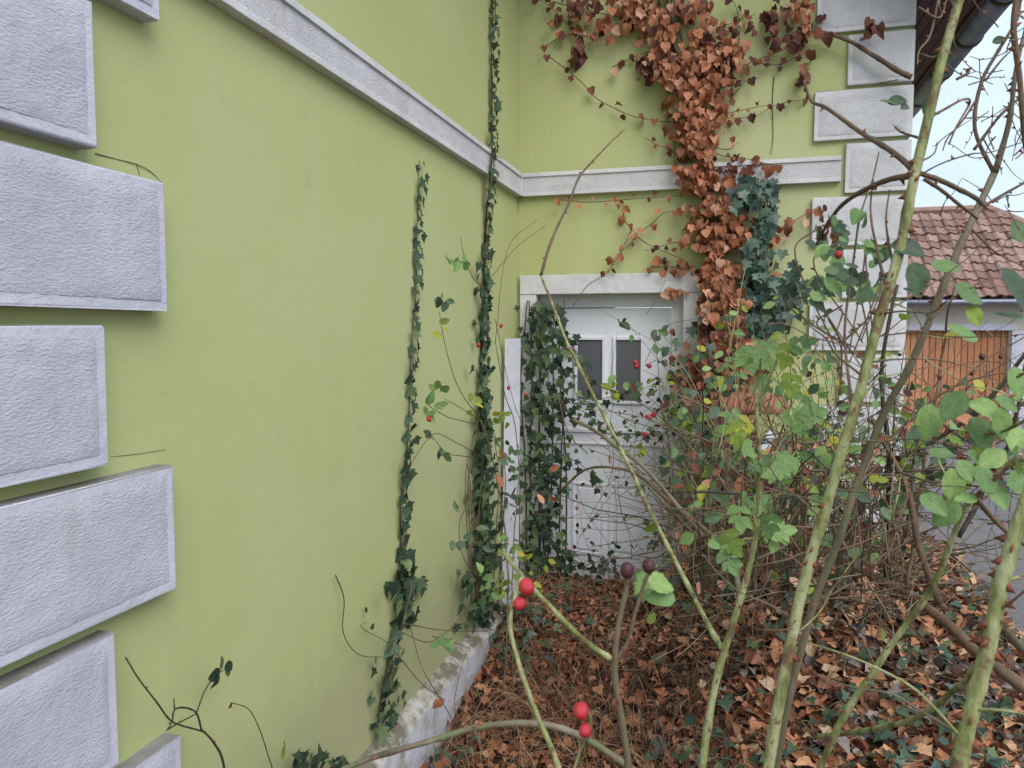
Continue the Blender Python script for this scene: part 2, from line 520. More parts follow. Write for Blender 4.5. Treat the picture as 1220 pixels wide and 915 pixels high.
def tube(V, Fc, path, r0, r1, sides=6, wob=0.0, mi=None, mval=0, rr=rnd):
    base = len(V)
    n = len(path)
    prev = None
    for i, p in enumerate(path):
        t = (path[min(i + 1, n - 1)] - path[max(i - 1, 0)])
        t = t.normalized() if t.length > 1e-9 else Vector((0, 0, 1))
        if prev is None:
            a = t.orthogonal().normalized()
        else:
            a = (prev - t * prev.dot(t))
            a = a.normalized() if a.length > 1e-6 else t.orthogonal().normalized()
        prev = a
        b = t.cross(a)
        r = r0 + (r1 - r0) * i / max(n - 1, 1)
        r *= (1 + wob * rr.uniform(-1, 1)) * (1.13 if (i % 7 == 3 and wob) else 1)
        for k in range(sides):
            an = 2 * PI * k / sides
            V.append(p + a * (math.cos(an) * r) + b * (math.sin(an) * r))
    for i in range(n - 1):
        for k in range(sides):
            k2 = (k + 1) % sides
            Fc.append((base + i * sides + k, base + i * sides + k2, base + (i + 1) * sides + k2, base + (i + 1) * sides + k))
            if mi is not None:
                mi.append(mval)
    Fc.append(tuple(base + k for k in range(sides))[::-1])
    Fc.append(tuple(base + (n - 1) * sides + k for k in range(sides)))
    if mi is not None:
        mi += [mval, mval]
def jitter(path, amp, rr=rnd):
    o = rr.uniform(0, 100)
    return [p + Vector((mnoise.noise(p * 7 + Vector((o, 0, 0))), mnoise.noise(p * 7 + Vector((0, o, 9))), mnoise.noise(p * 7 + Vector((3, 5, o))))) * amp for p in path]
def cane(parent, pts, r0, r1, m=None, thorns=0, name='cane', sides=8, n=8, amp=0.006, wob=0.06):
    """one stem: a tapering tube with thorns; returns its path"""
    path = jitter(spline(pts, n), amp)
    V, Fc, mi = [], [], []
    tube(V, Fc, path, r0, r1, sides, wob, mi)
    for _ in range(thorns):
        i = rnd.randrange(1, len(path) - 1)
        t = (path[i + 1] - path[i - 1]).normalized()
        s = t.orthogonal().normalized()
        s = Matrix.Rotation(rnd.uniform(0, 2 * PI), 3, t) @ s
        r = r0 + (r1 - r0) * i / len(path)
        h = min(0.011, 0.004 + r * 0.75)
        c = path[i] + s * r * 0.7
        u = t.cross(s)
        b = len(V)
        w = h * 0.55
        V += [c + t * w * 1.2, c + u * w * 0.4, c - t * w * 1.2, c - u * w * 0.4, c + s * h * 1.3 - t * h * 0.5]
        for k in range(4):
            Fc.append((b + k, b + (k + 1) % 4, b + 4))
            mi.append(1)
    o = obj(name, mesh_from(name, V, Fc, [m or CANE, THORN], True, mi), parent)
    return path

# ------------------------------------------------------------------ leaves
def leaf_variant(outline, fold, curl, wav, rr, centre=(0, 0.38), ruffle=0.0):
    """vertices and triangles of a unit leaf: stalk end at the origin, tip towards +Y, upper side +Z"""
    right = outline
    left = [(-x, y) for x, y in outline[::-1] if x > 1e-6]
    pts = right + left
    pts = [(x + rr.uniform(-wav, wav), y + rr.uniform(-wav, wav)) for x, y in pts]
    def z(x, y):
        return abs(x) * fold - curl * (y - 0.1) ** 2 + ruffle * math.sin(x * 9 + y * 7)
    mid = [(0, centre[1]), ]
    V = [(x, y, z(x, y) + rr.uniform(-ruffle, ruffle) * 0.5) for x, y in pts]
    V.append((0, centre[1], z(0, centre[1])))
    c = len(pts)
    Fc = [(i, (i + 1) % c, c) for i in range(c)]
    return V, Fc
IVYOUT = [(0, 0.06), (0.17, -0.06), (0.40, 0.0), (0.34, 0.17), (0.56, 0.40), (0.29, 0.48), (0.15, 0.72), (0, 1.0)]
HEARTOUT = [(0, 0.04), (0.2, -0.08), (0.42, 0.06), (0.50, 0.30), (0.45, 0.52), (0.30, 0.74), (0.14, 0.92), (0, 1.0)]
TRIOUT = [(0, 0.05), (0.22, -0.07), (0.45, 0.12), (0.47, 0.42), (0.52, 0.62), (0.27, 0.66), (0.14, 0.86), (0, 1.0)]
OVATE = [(0, 0.0), (0.14, 0.05), (0.24, 0.16), (0.27, 0.2), (0.33, 0.34), (0.345, 0.40), (0.34, 0.54), (0.31, 0.60), (0.26, 0.74), (0.21, 0.80), (0.12, 0.92), (0, 1.0)]
SMALLOV = [(0, 0.0), (0.18, 0.12), (0.31, 0.38), (0.27, 0.66), (0.12, 0.9), (0, 1.0)]
def make_set(out, k, fold, curl, wav, ruffle, seed):
    rr = random.Random(seed)
    return [leaf_variant(out, fold * rr.uniform(0.4, 1.5), curl * rr.uniform(-0.3, 1.6), wav, rr, (0, rr.uniform(0.33, 0.42)), ruffle) for _ in range(k)]
SET_IVY = make_set(IVYOUT, 6, 0.25, 0.25, 0.035, 0.02, 1)
SET_HEART = make_set(HEARTOUT, 5, 0.35, 0.45, 0.05, 0.05, 2) + make_set(TRIOUT, 4, 0.35, 0.4, 0.05, 0.05, 3)
SET_CURL = make_set(HEARTOUT, 6, 0.8, 0.9, 0.06, 0.08, 4) + make_set(TRIOUT, 4, 0.6, 0.8, 0.06, 0.08, 5) + make_set(OVATE[::2] + [(0, 1.0)], 3, 0.8, 0.8, 0.05, 0.05, 15)
SET_OV = make_set(OVATE, 6, 0.25, 0.3, 0.012, 0.015, 6)
SET_SM = make_set(SMALLOV, 5, 0.3, 0.3, 0.02, 0.02, 7)
def pinnate(nside, seed):
    """a compound rose leaf: rachis with NSIDE pairs of leaflets and one at the end"""
    rr = random.Random(seed)
    V, Fc, UV = [], [], []
    def put(v, f, pos, ang, s):
        b = len(V)
        ca, sa = math.cos(ang), math.sin(ang)
        for x, y, z in v:
            V.append((pos[0] + s * (x * ca - y * sa), pos[1] + s * (x * sa + y * ca), pos[2] + s * z))
            UV.append((x + 0.5, y))
        Fc.extend(tuple(b + i for i in t) for t in f)
    put([(-0.03, 0, 0), (0.03, 0, 0), (0.02, 1, 0), (-0.02, 1, 0)], [(0, 1, 2, 3)], (0, 0, 0), 0, 0.62)
    for i in range(nside):
        y = 0.25 + 0.32 * i / max(1, nside - 1) if nside > 1 else 0.42
        for sgn in (-1, 1):
            v, f = rr.choice(SET_OV)
            put(v, f, (0, y, 0), -sgn * rr.uniform(0.9, 1.25), rr.uniform(0.36, 0.46))
    v, f = rr.choice(SET_OV)
    put(v, f, (0, 0.6, 0), rr.uniform(-0.2, 0.2), 0.5)
    return V, Fc, UV
SET_PIN = [pinnate(2, i) for i in range(4)] + [pinnate(3, 9), pinnate(1, 10)]
MESHCACHE = {}
def leaf_mesh(setname, st, k, m):
    key = (setname, k, m.name)
    if key not in MESHCACHE:
        v = st[k]
        me = mesh_from('leaf', v[0], v[1], m, True)
        uv = me.uv_layers.new(name='UVMap')
        src = v[2] if len(v) > 2 else [(p[0] + 0.5, p[1]) for p in v[0]]
        for lo in me.loops:
            uv.data[lo.index].uv = src[lo.vertex_index]
        me.attributes.new('rnd', 'FLOAT', 'POINT')
        MESHCACHE[key] = me
    return MESHCACHE[key]
SETS = {'ivy': SET_IVY, 'heart': SET_HEART, 'curl': SET_CURL, 'ov': SET_OV, 'sm': SET_SM, 'pin': SET_PIN}
def leaf_matrix(pos, t, nrm, s):
    t = t.normalized()
    n_ = nrm - t * nrm.dot(t)
    n_ = n_.normalized() if n_.length > 1e-5 else t.orthogonal().normalized()
    x = t.cross(n_)
    M = Matrix((x * s, t * s, n_ * s)).transposed().to_4x4()
    M.translation = pos
    return M
def leaf(parent, setname, m, pos, t, nrm, s, name='leaf'):
    st = SETS[setname]
    o = bpy.data.objects.new(name, leaf_mesh(setname, st, rnd.randrange(len(st)), m))
    M = leaf_matrix(Vector(pos), Vector(t), Vector(nrm), s)
    M.translation = M.translation - wloc(parent)
    o.matrix_local = M
    COL.objects.link(o)
    o.parent = parent
    o.matrix_basis = M
    return o
def leaf_cloud(name, items, parent=None):
    """many leaves joined; items: (setname, material, pos, tip direction, normal, size)"""
    mats, Vs, Fl, UVs, Rn, MI = [], [], [], [], [], []
    cache = {}
    nb = 0
    for sn, m, pos, t, nr, s in items:
        k = rnd.randrange(len(SETS[sn]))
        key = (sn, k)
        if key not in cache:
            v = SETS[sn][k]
            a = np.array(v[0], dtype=np.float32)
            u = np.array(v[2] if len(v) > 2 else [(p[0] + 0.5, p[1]) for p in v[0]], dtype=np.float32)
            cache[key] = (a, v[1], u)
        a, fs, u = cache[key]
        M = np.array(leaf_matrix(Vector(pos), Vector(t), Vector(nr), s))
        Vs.append(a @ M[:3, :3].T + M[:3, 3])
        if m not in mats:
            mats.append(m)
        i = mats.index(m)
        Fl += [tuple(nb + q for q in f) for f in fs]
        MI += [i] * len(fs)
        UVs.append(u)
        Rn.append(np.full(len(a), rnd.random(), dtype=np.float32))
        nb += len(a)
    V = np.concatenate(Vs)
    me = bpy.data.meshes.new(name)
    me.from_pydata(V.tolist(), [], Fl)
    for m in mats:
        me.materials.append(m)
    me.polygons.foreach_set('use_smooth', [True] * len(me.polygons))
    me.polygons.foreach_set('material_index', MI)
    idx = np.empty(len(me.loops), dtype=np.int32)
    me.loops.foreach_get('vertex_index', idx)
    uv = me.uv_layers.new(name='UVMap')
    uv.data.foreach_set('uv', np.concatenate(UVs)[idx].ravel())
    at = me.attributes.new('rnd', 'FLOAT', 'POINT')
    at.data.foreach_set('value', np.concatenate(Rn))
    o = obj(name, me, parent)
    o['kind'] = 'stuff'
    return o
def rv(s=1.0):
    return Vector((rnd.uniform(-s, s), rnd.uniform(-s, s), rnd.uniform(-s, s)))
def seen_at(v):
    q = Vector(v) - CAM
    d = q.dot(FW)
    return 610 + FPX * q.dot(RT) / d, 457.5 - FPX * q.dot(UP) / d
def bare(v, cx=905, cy=490, rx=48, ry=52):
    """true over the clay blocks, where few leaves grow"""
    x, y = seen_at(v)
    return ((x - cx) / rx) ** 2 + ((y - cy) / ry) ** 2 < 1
def plant_leaves(parent, items, keep=260, name='leaf', rest='foliage'):
    """the leaves that show largest become parts, the rest one mass"""
    items = [q for q in items if not (bare(q[2]) and rnd.random() < .85)]
    items = sorted(items, key=lambda q: -q[5] / (Vector(q[2]) - CAM).length)
    for q in items[:keep]:
        leaf(parent, *q, name=name)
    if items[keep:]:
        leaf_cloud(rest, items[keep:], parent)

# ================================================================== THE GROUND
def ground_mesh(name, x0, x1, y0, y1, nx, ny, zf, m):
    V = [(x0 + (x1 - x0) * i / nx, y0 + (y1 - y0) * j / ny, 0) for j in range(ny + 1) for i in range(nx + 1)]
    V = [(x, y, zf(x, y)) for x, y, _ in V]
    Fc = [(j * (nx + 1) + i, j * (nx + 1) + i + 1, (j + 1) * (nx + 1) + i + 1, (j + 1) * (nx + 1) + i) for j in range(ny) for i in range(nx)]
    o = obj(name, mesh_from(name, V, Fc, m, True))
    o['kind'] = 'structure'
    return o
ground_mesh('ground', -900, 900, -900, 900, 60, 60, lambda x, y: -0.46, EARTH)
ground_mesh('road', 1.2, 60, -12, 17.6, 40, 20, lambda x, y: -0.44 , ASPHALT)
ground_mesh('hill', -120, 700, 260, 520, 40, 14, lambda x, y: -2 + 52 * math.exp(-((x - 190) / 150) ** 2 - ((y - 390) / 75) ** 2) + 3 * mnoise.noise(Vector((x / 40, y / 40, 0))), mat('distant_wooded_hill', None, (0.13, 0.16, 0.2), 1.0))
def sm(a, b, x):
    t = min(1, max(0, (x - a) / (b - a)))
    return t * t * (3 - 2 * t)
def bank_edge(y):
    return 2.0 - 0.16 * max(0, y - 5.6) + 0.07 * math.sin(y * 2.1)
def bank_z(x, y):
    z = -0.37 + 0.30 * sm(3.6, 5.4, y) * (1 - sm(0.2, 1.2, x)) + 0.30 * math.exp(-((x - 0.35) / 0.5) ** 2 - ((y - 5.4) / 0.8) ** 2) + 0.26 * math.exp(-((x - 0.05) / 0.5) ** 2 - ((y - 4.95) / 0.55) ** 2) + 0.74 * math.exp(-((x - 1.15) / 0.52) ** 2 - ((y - 5.4) / 0.85) ** 2)
    z += 0.05 * mnoise.noise(Vector((x * 1.7, y * 1.7, 0))) + 0.02 * mnoise.noise(Vector((x * 6, y * 6, 3)))
    e = sm(bank_edge(y) - 0.35, bank_edge(y) + 0.05, x)
    return z * (1 - e) + (-0.50) * e
bank = ground_mesh('flower_bed', XL, 2.6, 0.4, 10.0, 60, 130, bank_z, SOIL)

# ================================================================== THE HOUSE
house = thing('house', 'green rendered house with white quoins, white string course and a white side door', 'house', (XL, YB, -0.46))
# main block: its flank is the long green wall; near corner at y = 1.17
YN = 1.17
bm = bmesh.new()
add_box(bm, (XL - 6, YN, -0.6), (XL, YB + 5, 4.6))
obj('wall', bm_mesh('wall', bm, GREEN), house)
# back wall of the recess, with the door opening left out
DX0, DX1, DZ0, DZ1 = -1.36, -0.30, -0.09, 2.03
bm = bmesh.new()
T = 0.32
def hexa(bm, lo, hi):
    add_box(bm, lo, hi)
gz = lambda x: 3.95 + (XR - x) * 0.72
def prism(bm, poly, y0, y1):
    a = [bm.verts.new((x, y0, z)) for x, z in poly]
    b = [bm.verts.new((x, y1, z)) for x, z in poly]
    bm.faces.new(a)
    bm.faces.new(b[::-1])
    for i in range(len(poly)):
        j = (i + 1) % len(poly)
        bm.faces.new((a[i], b[i], b[j], a[j]))
# pieces butt end to end: left pier, right pier, sill, head
for poly in ([(XL + 0.001, -0.6), (DX0, -0.6), (DX0, DZ1), (XL + 0.001, DZ1)],
             [(DX1, -0.6), (XR, -0.6), (XR, DZ1), (DX1, DZ1)],
             [(DX0, -0.6), (DX1, -0.6), (DX1, DZ0), (DX0, DZ0)],
             [(XL + 0.001, DZ1), (XR, DZ1), (XR, gz(XR)), (XL + 0.001, gz(XL))]):
    prism(bm, poly, YB, YB + T)
obj('wall', bm_mesh('wall', bm, GREEN), house)
box('wall', (XR - T, YB + T + 0.002, -0.6), (XR, YB + 5, 3.95), GREEN, house)

def quoin(name, lo, hi, axis, parent=house, side2=None, brd=0.028, mats=(WSMOOTH, WROUGH)):
    """a roughcast block with a smooth raised border; AXIS is the direction it faces ('x' or 'y-')"""
    bm = bmesh.new()
    add_box(bm, lo, hi, 0.006)
    for e_ in list(bm.verts):          # slightly knocked edges
        e_.co += Vector((rnd.uniform(-1, 1), rnd.uniform(-1, 1), rnd.uniform(-1, 1))) * 0.0018
    # the roughcast field, set 4 mm inside the border: a grid pushed in and out
    o = obj(name, bm_mesh(name, bm, mats[0]), parent)
    V, Fc = [], []
    nu, nv = 26, 16
    if axis == 'x':
        u0, u1, v0, v1, w = lo[1] + brd, hi[1] - brd, lo[2] + brd, hi[2] - brd, hi[0]
    else:
        u0, u1, v0, v1, w = lo[0] + brd, hi[0] - brd, lo[2] + brd, hi[2] - brd, lo[1]
    for j in range(nv + 1):
        for i in range(nu + 1):
            u = u0 + (u1 - u0) * i / nu
            v = v0 + (v1 - v0) * j / nv
            e = min(i, nu - i, j, nv - j)
            h = (0.0015 if e == 0 else 0.004) + 0.0022 * mnoise.noise(Vector((u * 45, v * 70, w)))
            V.append((w + h, u, v) if axis == 'x' else (u, w - h, v))
    for j in range(nv):
        for i in range(nu):
            q = (j * (nu + 1) + i, j * (nu + 1) + i + 1, (j + 1) * (nu + 1) + i + 1, (j + 1) * (nu + 1) + i)
            Fc.append(q)
    f = obj('roughcast_face', mesh_from('roughcast_face', V, Fc, mats[1], True), None)
    f.parent = o
    return o
# quoins of the near corner: they wrap the corner, long and short by turns
tops = [2.142 + 0.375 * k for k in (4, 3, 2, 1, 0, -1, -2, -3, -4, -5, -6, -7)]
for i, zt in enumerate(tops):
    long_ = (i % 2 == 0)
    yend = 1.762 if long_ else 1.538
    quoin('quoin_block', (XL - (0.34 if long_ else 0.55), YN - 0.05, zt - 0.337), (XL + 0.05, yend, zt), 'x')
# quoins of the wing's corner
for i in range(-7, 8):
    zt = 1.607 + 0.337 * i
    long_ = (i % 2 != 0)
    x0 = 0.497 if long_ else 0.69
    quoin('quoin_block', (x0, YB - 0.03, zt - 0.312), (XR + 0.03, YB + (0.36 if long_ else 0.55), zt), 'y-', brd=0.03, mats=(CSMOOTH, CROUGH))
# string course: a band with raised fillets along both edges
def band(lo, hi, axis):
    o = box('string_course', lo, hi, CROUGH, house, 0.004)
    for z0, z1 in ((lo[2] - 0.006, lo[2] + 0.02), (hi[2] - 0.022, hi[2] + 0.006)):
        a, b = list(lo), list(hi)
        a[2], b[2] = z0, z1
        if axis == 'x':
            b[0] += 0.010
        else:
            a[1] -= 0.010
        f = box('fillet', a, b, CSMOOTH, None, 0.003)
        f.parent = o
        f.location = (0, 0, 0)
    return o
band((XL - 0.05, 1.80, 2.722), (XL + 0.035, YB - 0.046, 2.872), 'x')
band((XL + 0.0465, YB - 0.035, 2.722), (0.665, YB + 0.05, 2.872), 'y')
box('string_course', (XL - 0.05, YB - 0.0455, 2.722), (XL + 0.046, YB + 0.05, 2.873), CSMOOTH, house, 0.003)
# plinth with a sloping, dirty top along the flank, and a low one under the back wall
bm = bmesh.new()
prof = [(XL - 0.05, -0.6), (XL + 0.085, -0.6), (XL + 0.08, -0.115), (XL + 0.07, -0.10), (XL + 0.001, -0.055), (XL - 0.05, -0.05)]
ny = 40
rows = []
for j in range(ny + 1):
    y = 1.79 + (YB - 0.002 - 1.79) * j / ny
    w = 0.006 * mnoise.noise(Vector((0, y * 3, 1)))
    rows.append([bm.verts.new((x + (w if 0 < k < 4 else 0), y, z + (w if k > 1 else 0) - 0.012 * j / ny)) for k, (x, z) in enumerate(prof)])
for j in range(ny):
    for k in range(len(prof)):
        k2 = (k + 1) % len(prof)
        bm.faces.new((rows[j][k], rows[j][k2], rows[j + 1][k2], rows[j + 1][k]))
bm.faces.new(rows[0])
bm.faces.new(rows[-1][::-1])
obj('plinth', bm_mesh('plinth', bm, PLINTH, False), house)
box('plinth', (DX1 + 0.16, YB - 0.045, -0.6), (0.49, YB + 0.05, 0.12), PLINTH, house, 0.008)
# door surround, frame, door
box('door_lintel', (-1.468, YB - 0.035, 2.02), (-0.15, YB + 0.04, 2.157), CSMOOTH, house, 0.005)
box('door_surround', (-1.468, YB - 0.03, -0.5), (DX0 + 0.012, YB + 0.04, 2.019), CSMOOTH, house, 0.004)
box('door_surround', (DX1 - 0.012, YB - 0.03, -0.5), (-0.152, YB + 0.04, 2.019), CSMOOTH, house, 0.004)
bm = bmesh.new()
FY0, FY1 = YB + 0.10, YB + 0.17
add_box(bm, (DX0 + 0.002, FY0, DZ0), (-1.292, FY1, DZ1 - 0.001), 0.004)
add_box(bm, (-0.398, FY0, DZ0), (DX1 - 0.002, FY1, DZ1 - 0.001), 0.004)
add_box(bm, (-1.291, FY0, 1.928), (-0.399, FY1, DZ1 - 0.001), 0.004)
obj('door_frame', bm_mesh('door_frame', bm, DOOR), house)
box('doorstep', (DX0 - 0.05, YB - 0.12, -0.6), (DX1 + 0.05, YB + 0.17, -0.088), PLINTH, house, 0.01)
LX0, LX1, LY = -1.286, -0.404, YB + 0.115
door = box('door', (LX0, LY, -0.08), (LX1, LY + 0.045, 1.922), DOOR, house, 0.004)
def dpart(name, lo, hi, m, bev=0.003):
    o = box(name, lo, hi, m, None, bev)
    o.parent = door
    return o
def ring(name, x0, x1, z0, z1, w, y0, y1, m):
    bm = bmesh.new()
    add_box(bm, (x0 - w, y0, z0 - w), (x0, y1, z1 + w), 0.003)
    add_box(bm, (x1, y0, z0 - w), (x1 + w, y1, z1 + w), 0.003)
    add_box(bm, (x0, y0 + 0.0005, z1), (x1, y1, z1 + w), 0.003)
    add_box(bm, (x0, y0 + 0.0005, z0 - w), (x1, y1, z0), 0.003)
    o = obj(name, bm_mesh(name, bm, m))
    o.parent = door
    return o
for x0, x1 in ((-1.07, -0.888), (-0.789, -0.612)):
    dpart('glass_pane', (x0, LY - 0.004, 1.257), (x1, LY + 0.02, 1.694), GLASS, 0)
    ring('pane_moulding', x0, x1, 1.257, 1.694, 0.022, LY - 0.018, LY + 0.01, DOOR)
for x0, x1 in ((-1.085, -0.885), (-0.812, -0.612)):
    dpart('raised_panel', (x0 + 0.02, LY - 0.010, 0.15), (x1 - 0.02, LY + 0.01, 0.61), DOOR, 0.008)
    ring('panel_moulding', x0, x1, 0.13, 0.63, 0.018, LY - 0.012, LY + 0.01, DOOR)
dpart('cross_rail', (LX0 + 0.03, LY - 0.012, 1.02), (LX1 - 0.03, LY + 0.01, 1.045), DOOR)
dpart('cross_rail', (LX0 + 0.03, LY - 0.010, 0.93), (LX1 - 0.03, LY + 0.01, 0.945), DOOR)
# eave of the wing: boards under the roof edge, rafters' fascia, half-round gutter with brackets
EZ = 3.83
for k in range(6):
    x0 = XR + 0.002 + k * 0.07
    box('soffit_board', (x0, 5.16, EZ), (x0 + 0.066, YB + 5, EZ + 0.025), SOFFIT, house, 0.004)
box('fascia_board', (1.468, 5.14, EZ - 0.02), (1.495, YB + 5, EZ + 0.16), SOFFIT, house)
def gutter_mesh(x, z, r, y0, y1):
    bm = bmesh.new()
    n = 10
    ring_o, ring_i = [], []
    for yy in (y0, y1):
        ro = [bm.verts.new((x + math.cos(PI + PI * i / n) * r, yy, z + math.sin(PI + PI * i / n) * r)) for i in range(n + 1)]
        ri = [bm.verts.new((x + math.cos(PI + PI * i / n) * (r - 0.006), yy, z + math.sin(PI + PI * i / n) * (r - 0.006))) for i in range(n + 1)]
        ring_o.append(ro)
        ring_i.append(ri)
    for i in range(n):
        bm.faces.new((ring_o[0][i], ring_o[0][i + 1], ring_o[1][i + 1], ring_o[1][i]))
        bm.faces.new((ring_i[0][i], ring_i[1][i], ring_i[1][i + 1], ring_i[0][i + 1]))
    bm.faces.new((ring_o[0][0], ring_o[1][0], ring_i[1][0], ring_i[0][0]))
    bm.faces.new((ring_o[0][n], ring_i[0][n], ring_i[1][n], ring_o[1][n]))
    bm.faces.new(ring_o[0] + ring_i[0][::-1])
    bm.faces.new(ring_o[1] + ring_i[1][::-1])
    bead = bmesh.ops.create_cone(bm, segments=8, radius1=0.011, radius2=0.011, depth=y1 - y0, cap_ends=True,
                                 matrix=Matrix.Translation((x + r, (y0 + y1) / 2, z + 0.004)) @ Matrix.Rotation(PI / 2, 4, 'X'))
    return bm
GX, GZ, GR = 1.582, 3.845, 0.085
gut = obj('gutter', bm_mesh('gutter', gutter_mesh(GX, GZ, GR, 5.12, YB + 5), ZINC, True), house)
for yb in np.arange(5.55, 10, 0.75):
    bm = bmesh.new()
    n = 10
    for i in range(n):
        a0, a1 = PI + PI * i / n, PI + PI * (i + 1) / n
        pts = [(GX + math.cos(a) * rr_, GZ + math.sin(a) * rr_) for rr_ in (GR + 0.001, GR + 0.012) for a in (a0, a1)]
        vs = [bm.verts.new((p[0], yy, p[1])) for yy in (yb, yb + 0.03) for p in pts]
        for q in ((2, 3, 7, 6), (0, 2, 6, 4), (1, 5, 7, 3), (0, 1, 3, 2), (4, 6, 7, 5)):
            bm.faces.new([vs[k] for k in q])
    br = obj('gutter_bracket', bm_mesh('gutter_bracket', bm, STEMDARK))
    br.parent = gut
# roofs: a sloped slab over the wing with its verge towards us, and the main roof's wide eave; unseen overhangs, set low and drawn forward to shade the wall tops
bm = bmesh.new()
prism(bm, [(1.56, EZ + 0.03), (1.56, EZ + 0.16), (XL + 0.01, EZ + 0.16 + 3.05 * 0.72), (XL + 0.01, EZ + 0.03 + 3.05 * 0.72)], 4.95, YB + 5)
obj('roof', bm_mesh('roof', bm, TILE), house)
bm = bmesh.new()
prism(bm, [(XL + 0.55, 4.6), (XL + 0.55, 4.74), (XL - 3, 7.2), (XL - 6.5, 4.74), (XL - 6.5, 4.6)], YN - 0.5, YB + 5.5)
obj('roof', bm_mesh('roof', bm, TILE), house)
# hairline crack above a near quoin block
def crack(pts, r=0.0012, wall=house):
    V, Fc = [], []
    tube(V, Fc, jitter(spline(pts, 8), 0.006), r, r * 0.6, 4)
    obj('crack', mesh_from('crack', V, Fc, STEMDARK), wall)
crack([L(112, 182, 0.001), L(140, 190, 0.001), L(165, 197, 0.001), L(180, 205, 0.001), L(193, 217, 0.001)], 0.0013)
crack([L(163, 197, 0.001), L(166, 210, 0.001), L(160, 214, 0.001)], 0.001)
crack([L(130, 545, 0.001), L(160, 541, 0.001), L(198, 533, 0.001)], 0.0008)

# ================================================================== THE OUTBUILDING ACROSS THE YARD
GYD = 18.0
def GD(x, y, off=0.0):
    r = ray(x, y)
    return CAM + r * ((GYD - off) / r.y)
e0, e1 = GD(1075, 358), GD(1300, 358)
g0, g1 = GD(1079, 393), GD(1203, 393)
gx0, gx1, gz1, ez = g0.x, g1.x, g0.z, e0.z
shed = thing('outbuilding', 'low cream outbuilding with a red tiled roof and an orange-brown plank door', 'building', (gx0, GYD, -0.45))
bx0, bx1 = gx0 - 3.0, gx1 + 2.6
bm = bmesh.new()
for lo, hi in (((bx0, GYD, -0.5), (gx0, GYD + 4, ez)), ((gx1, GYD, -0.5), (bx1, GYD + 4, ez)), ((gx0, GYD, gz1), (gx1, GYD + 4, ez))):
    add_box(bm, lo, hi)
obj('wall', bm_mesh('wall', bm, FARWALL), shed)
box('lintel', (gx0 - 0.15, GYD - 0.06, gz1 - 0.01), (gx1 + 0.12, GYD + 0.02, gz1 + 0.12), WSMOOTH, shed)
box('pillar', (gx1 + 0.02, GYD - 0.1, -0.5), (gx1 + 0.45, GYD + 0.01, gz1 - 0.02), WSMOOTH, shed)
gd = box('garage_door', (gx0, GYD + 0.13, -0.45), (gx1, GYD + 0.16, gz1), SOFFIT, shed)
npk = 16
w = (gx1 - gx0) / npk
for k in range(npk):
    o = box('plank', (gx0 + k * w + 0.006, GYD + 0.10, -0.44), (gx0 + (k + 1) * w - 0.006, GYD + 0.128, gz1 - 0.01), PLANK, None, 0.004)
    o.parent = gd
    o.location = Vector((0, 0, 0))
# roof: hipped slab plus tiles in courses
ridge_z = GD(1140, 252).z + 0.35
rd = 2.9
ey = GYD - 0.4
rise = ridge_z - ez
hx = GD(1200, 258).x + 0.35
V = [(bx0 - 0.3, ey, ez), (bx1 + 0.3, ey, ez), (bx1 + 0.3, ey + 2 * rd, ez), (bx0 - 0.3, ey + 2 * rd, ez), (bx0 + 1, ey + rd, ridge_z), (hx, ey + rd, ridge_z),
     (bx0 - 0.3, ey, ez - 0.1), (bx1 + 0.3, ey, ez - 0.1), (bx1 + 0.3, ey + 2 * rd, ez - 0.1), (bx0 - 0.3, ey + 2 * rd, ez - 0.1)]
Fc = [(0, 1, 5, 4), (1, 2, 5), (2, 3, 4, 5), (3, 0, 4), (6, 7, 1, 0), (7, 8, 2, 1), (8, 9, 3, 2), (9, 6, 0, 3), (9, 8, 7, 6)]
roof = obj('roof', mesh_from('roof', V, Fc, SOFFIT), shed)
tw, slope = 0.225, math.atan2(rise, rd)
def tile_geo(tw, tl):
    V, Fc = [], []
    prof = [(-0.5, 0.0), (-0.32, 0.035), (-0.1, 0.03), (0.1, 0.0), (0.35, -0.002), (0.5, 0.012)]
    for y in (0, tl):
        for px_, z in prof:
            V.append((px_ * tw, y, z + (0.035 if y == 0 else 0.0)))
    for px_, z in prof:
        V.append((px_ * tw, 0, z + 0.01))
    k = len(prof)
    for i in range(k - 1):
        Fc.append((i, i + 1, k + i + 1, k + i))
        Fc.append((2 * k + i, 2 * k + i + 1, i + 1, i))
    return V, Fc
tl = 0.31
tv, tf = tile_geo(tw * 0.97, tl * 1.15)
tme = mesh_from('tile', tv, tf, TILE, False)
tme.attributes.new('rnd', 'FLOAT', 'POINT')
rows_n = int(math.hypot(rise, rd) / tl)
restV, restF, restR = [], [], []
cnt = 0
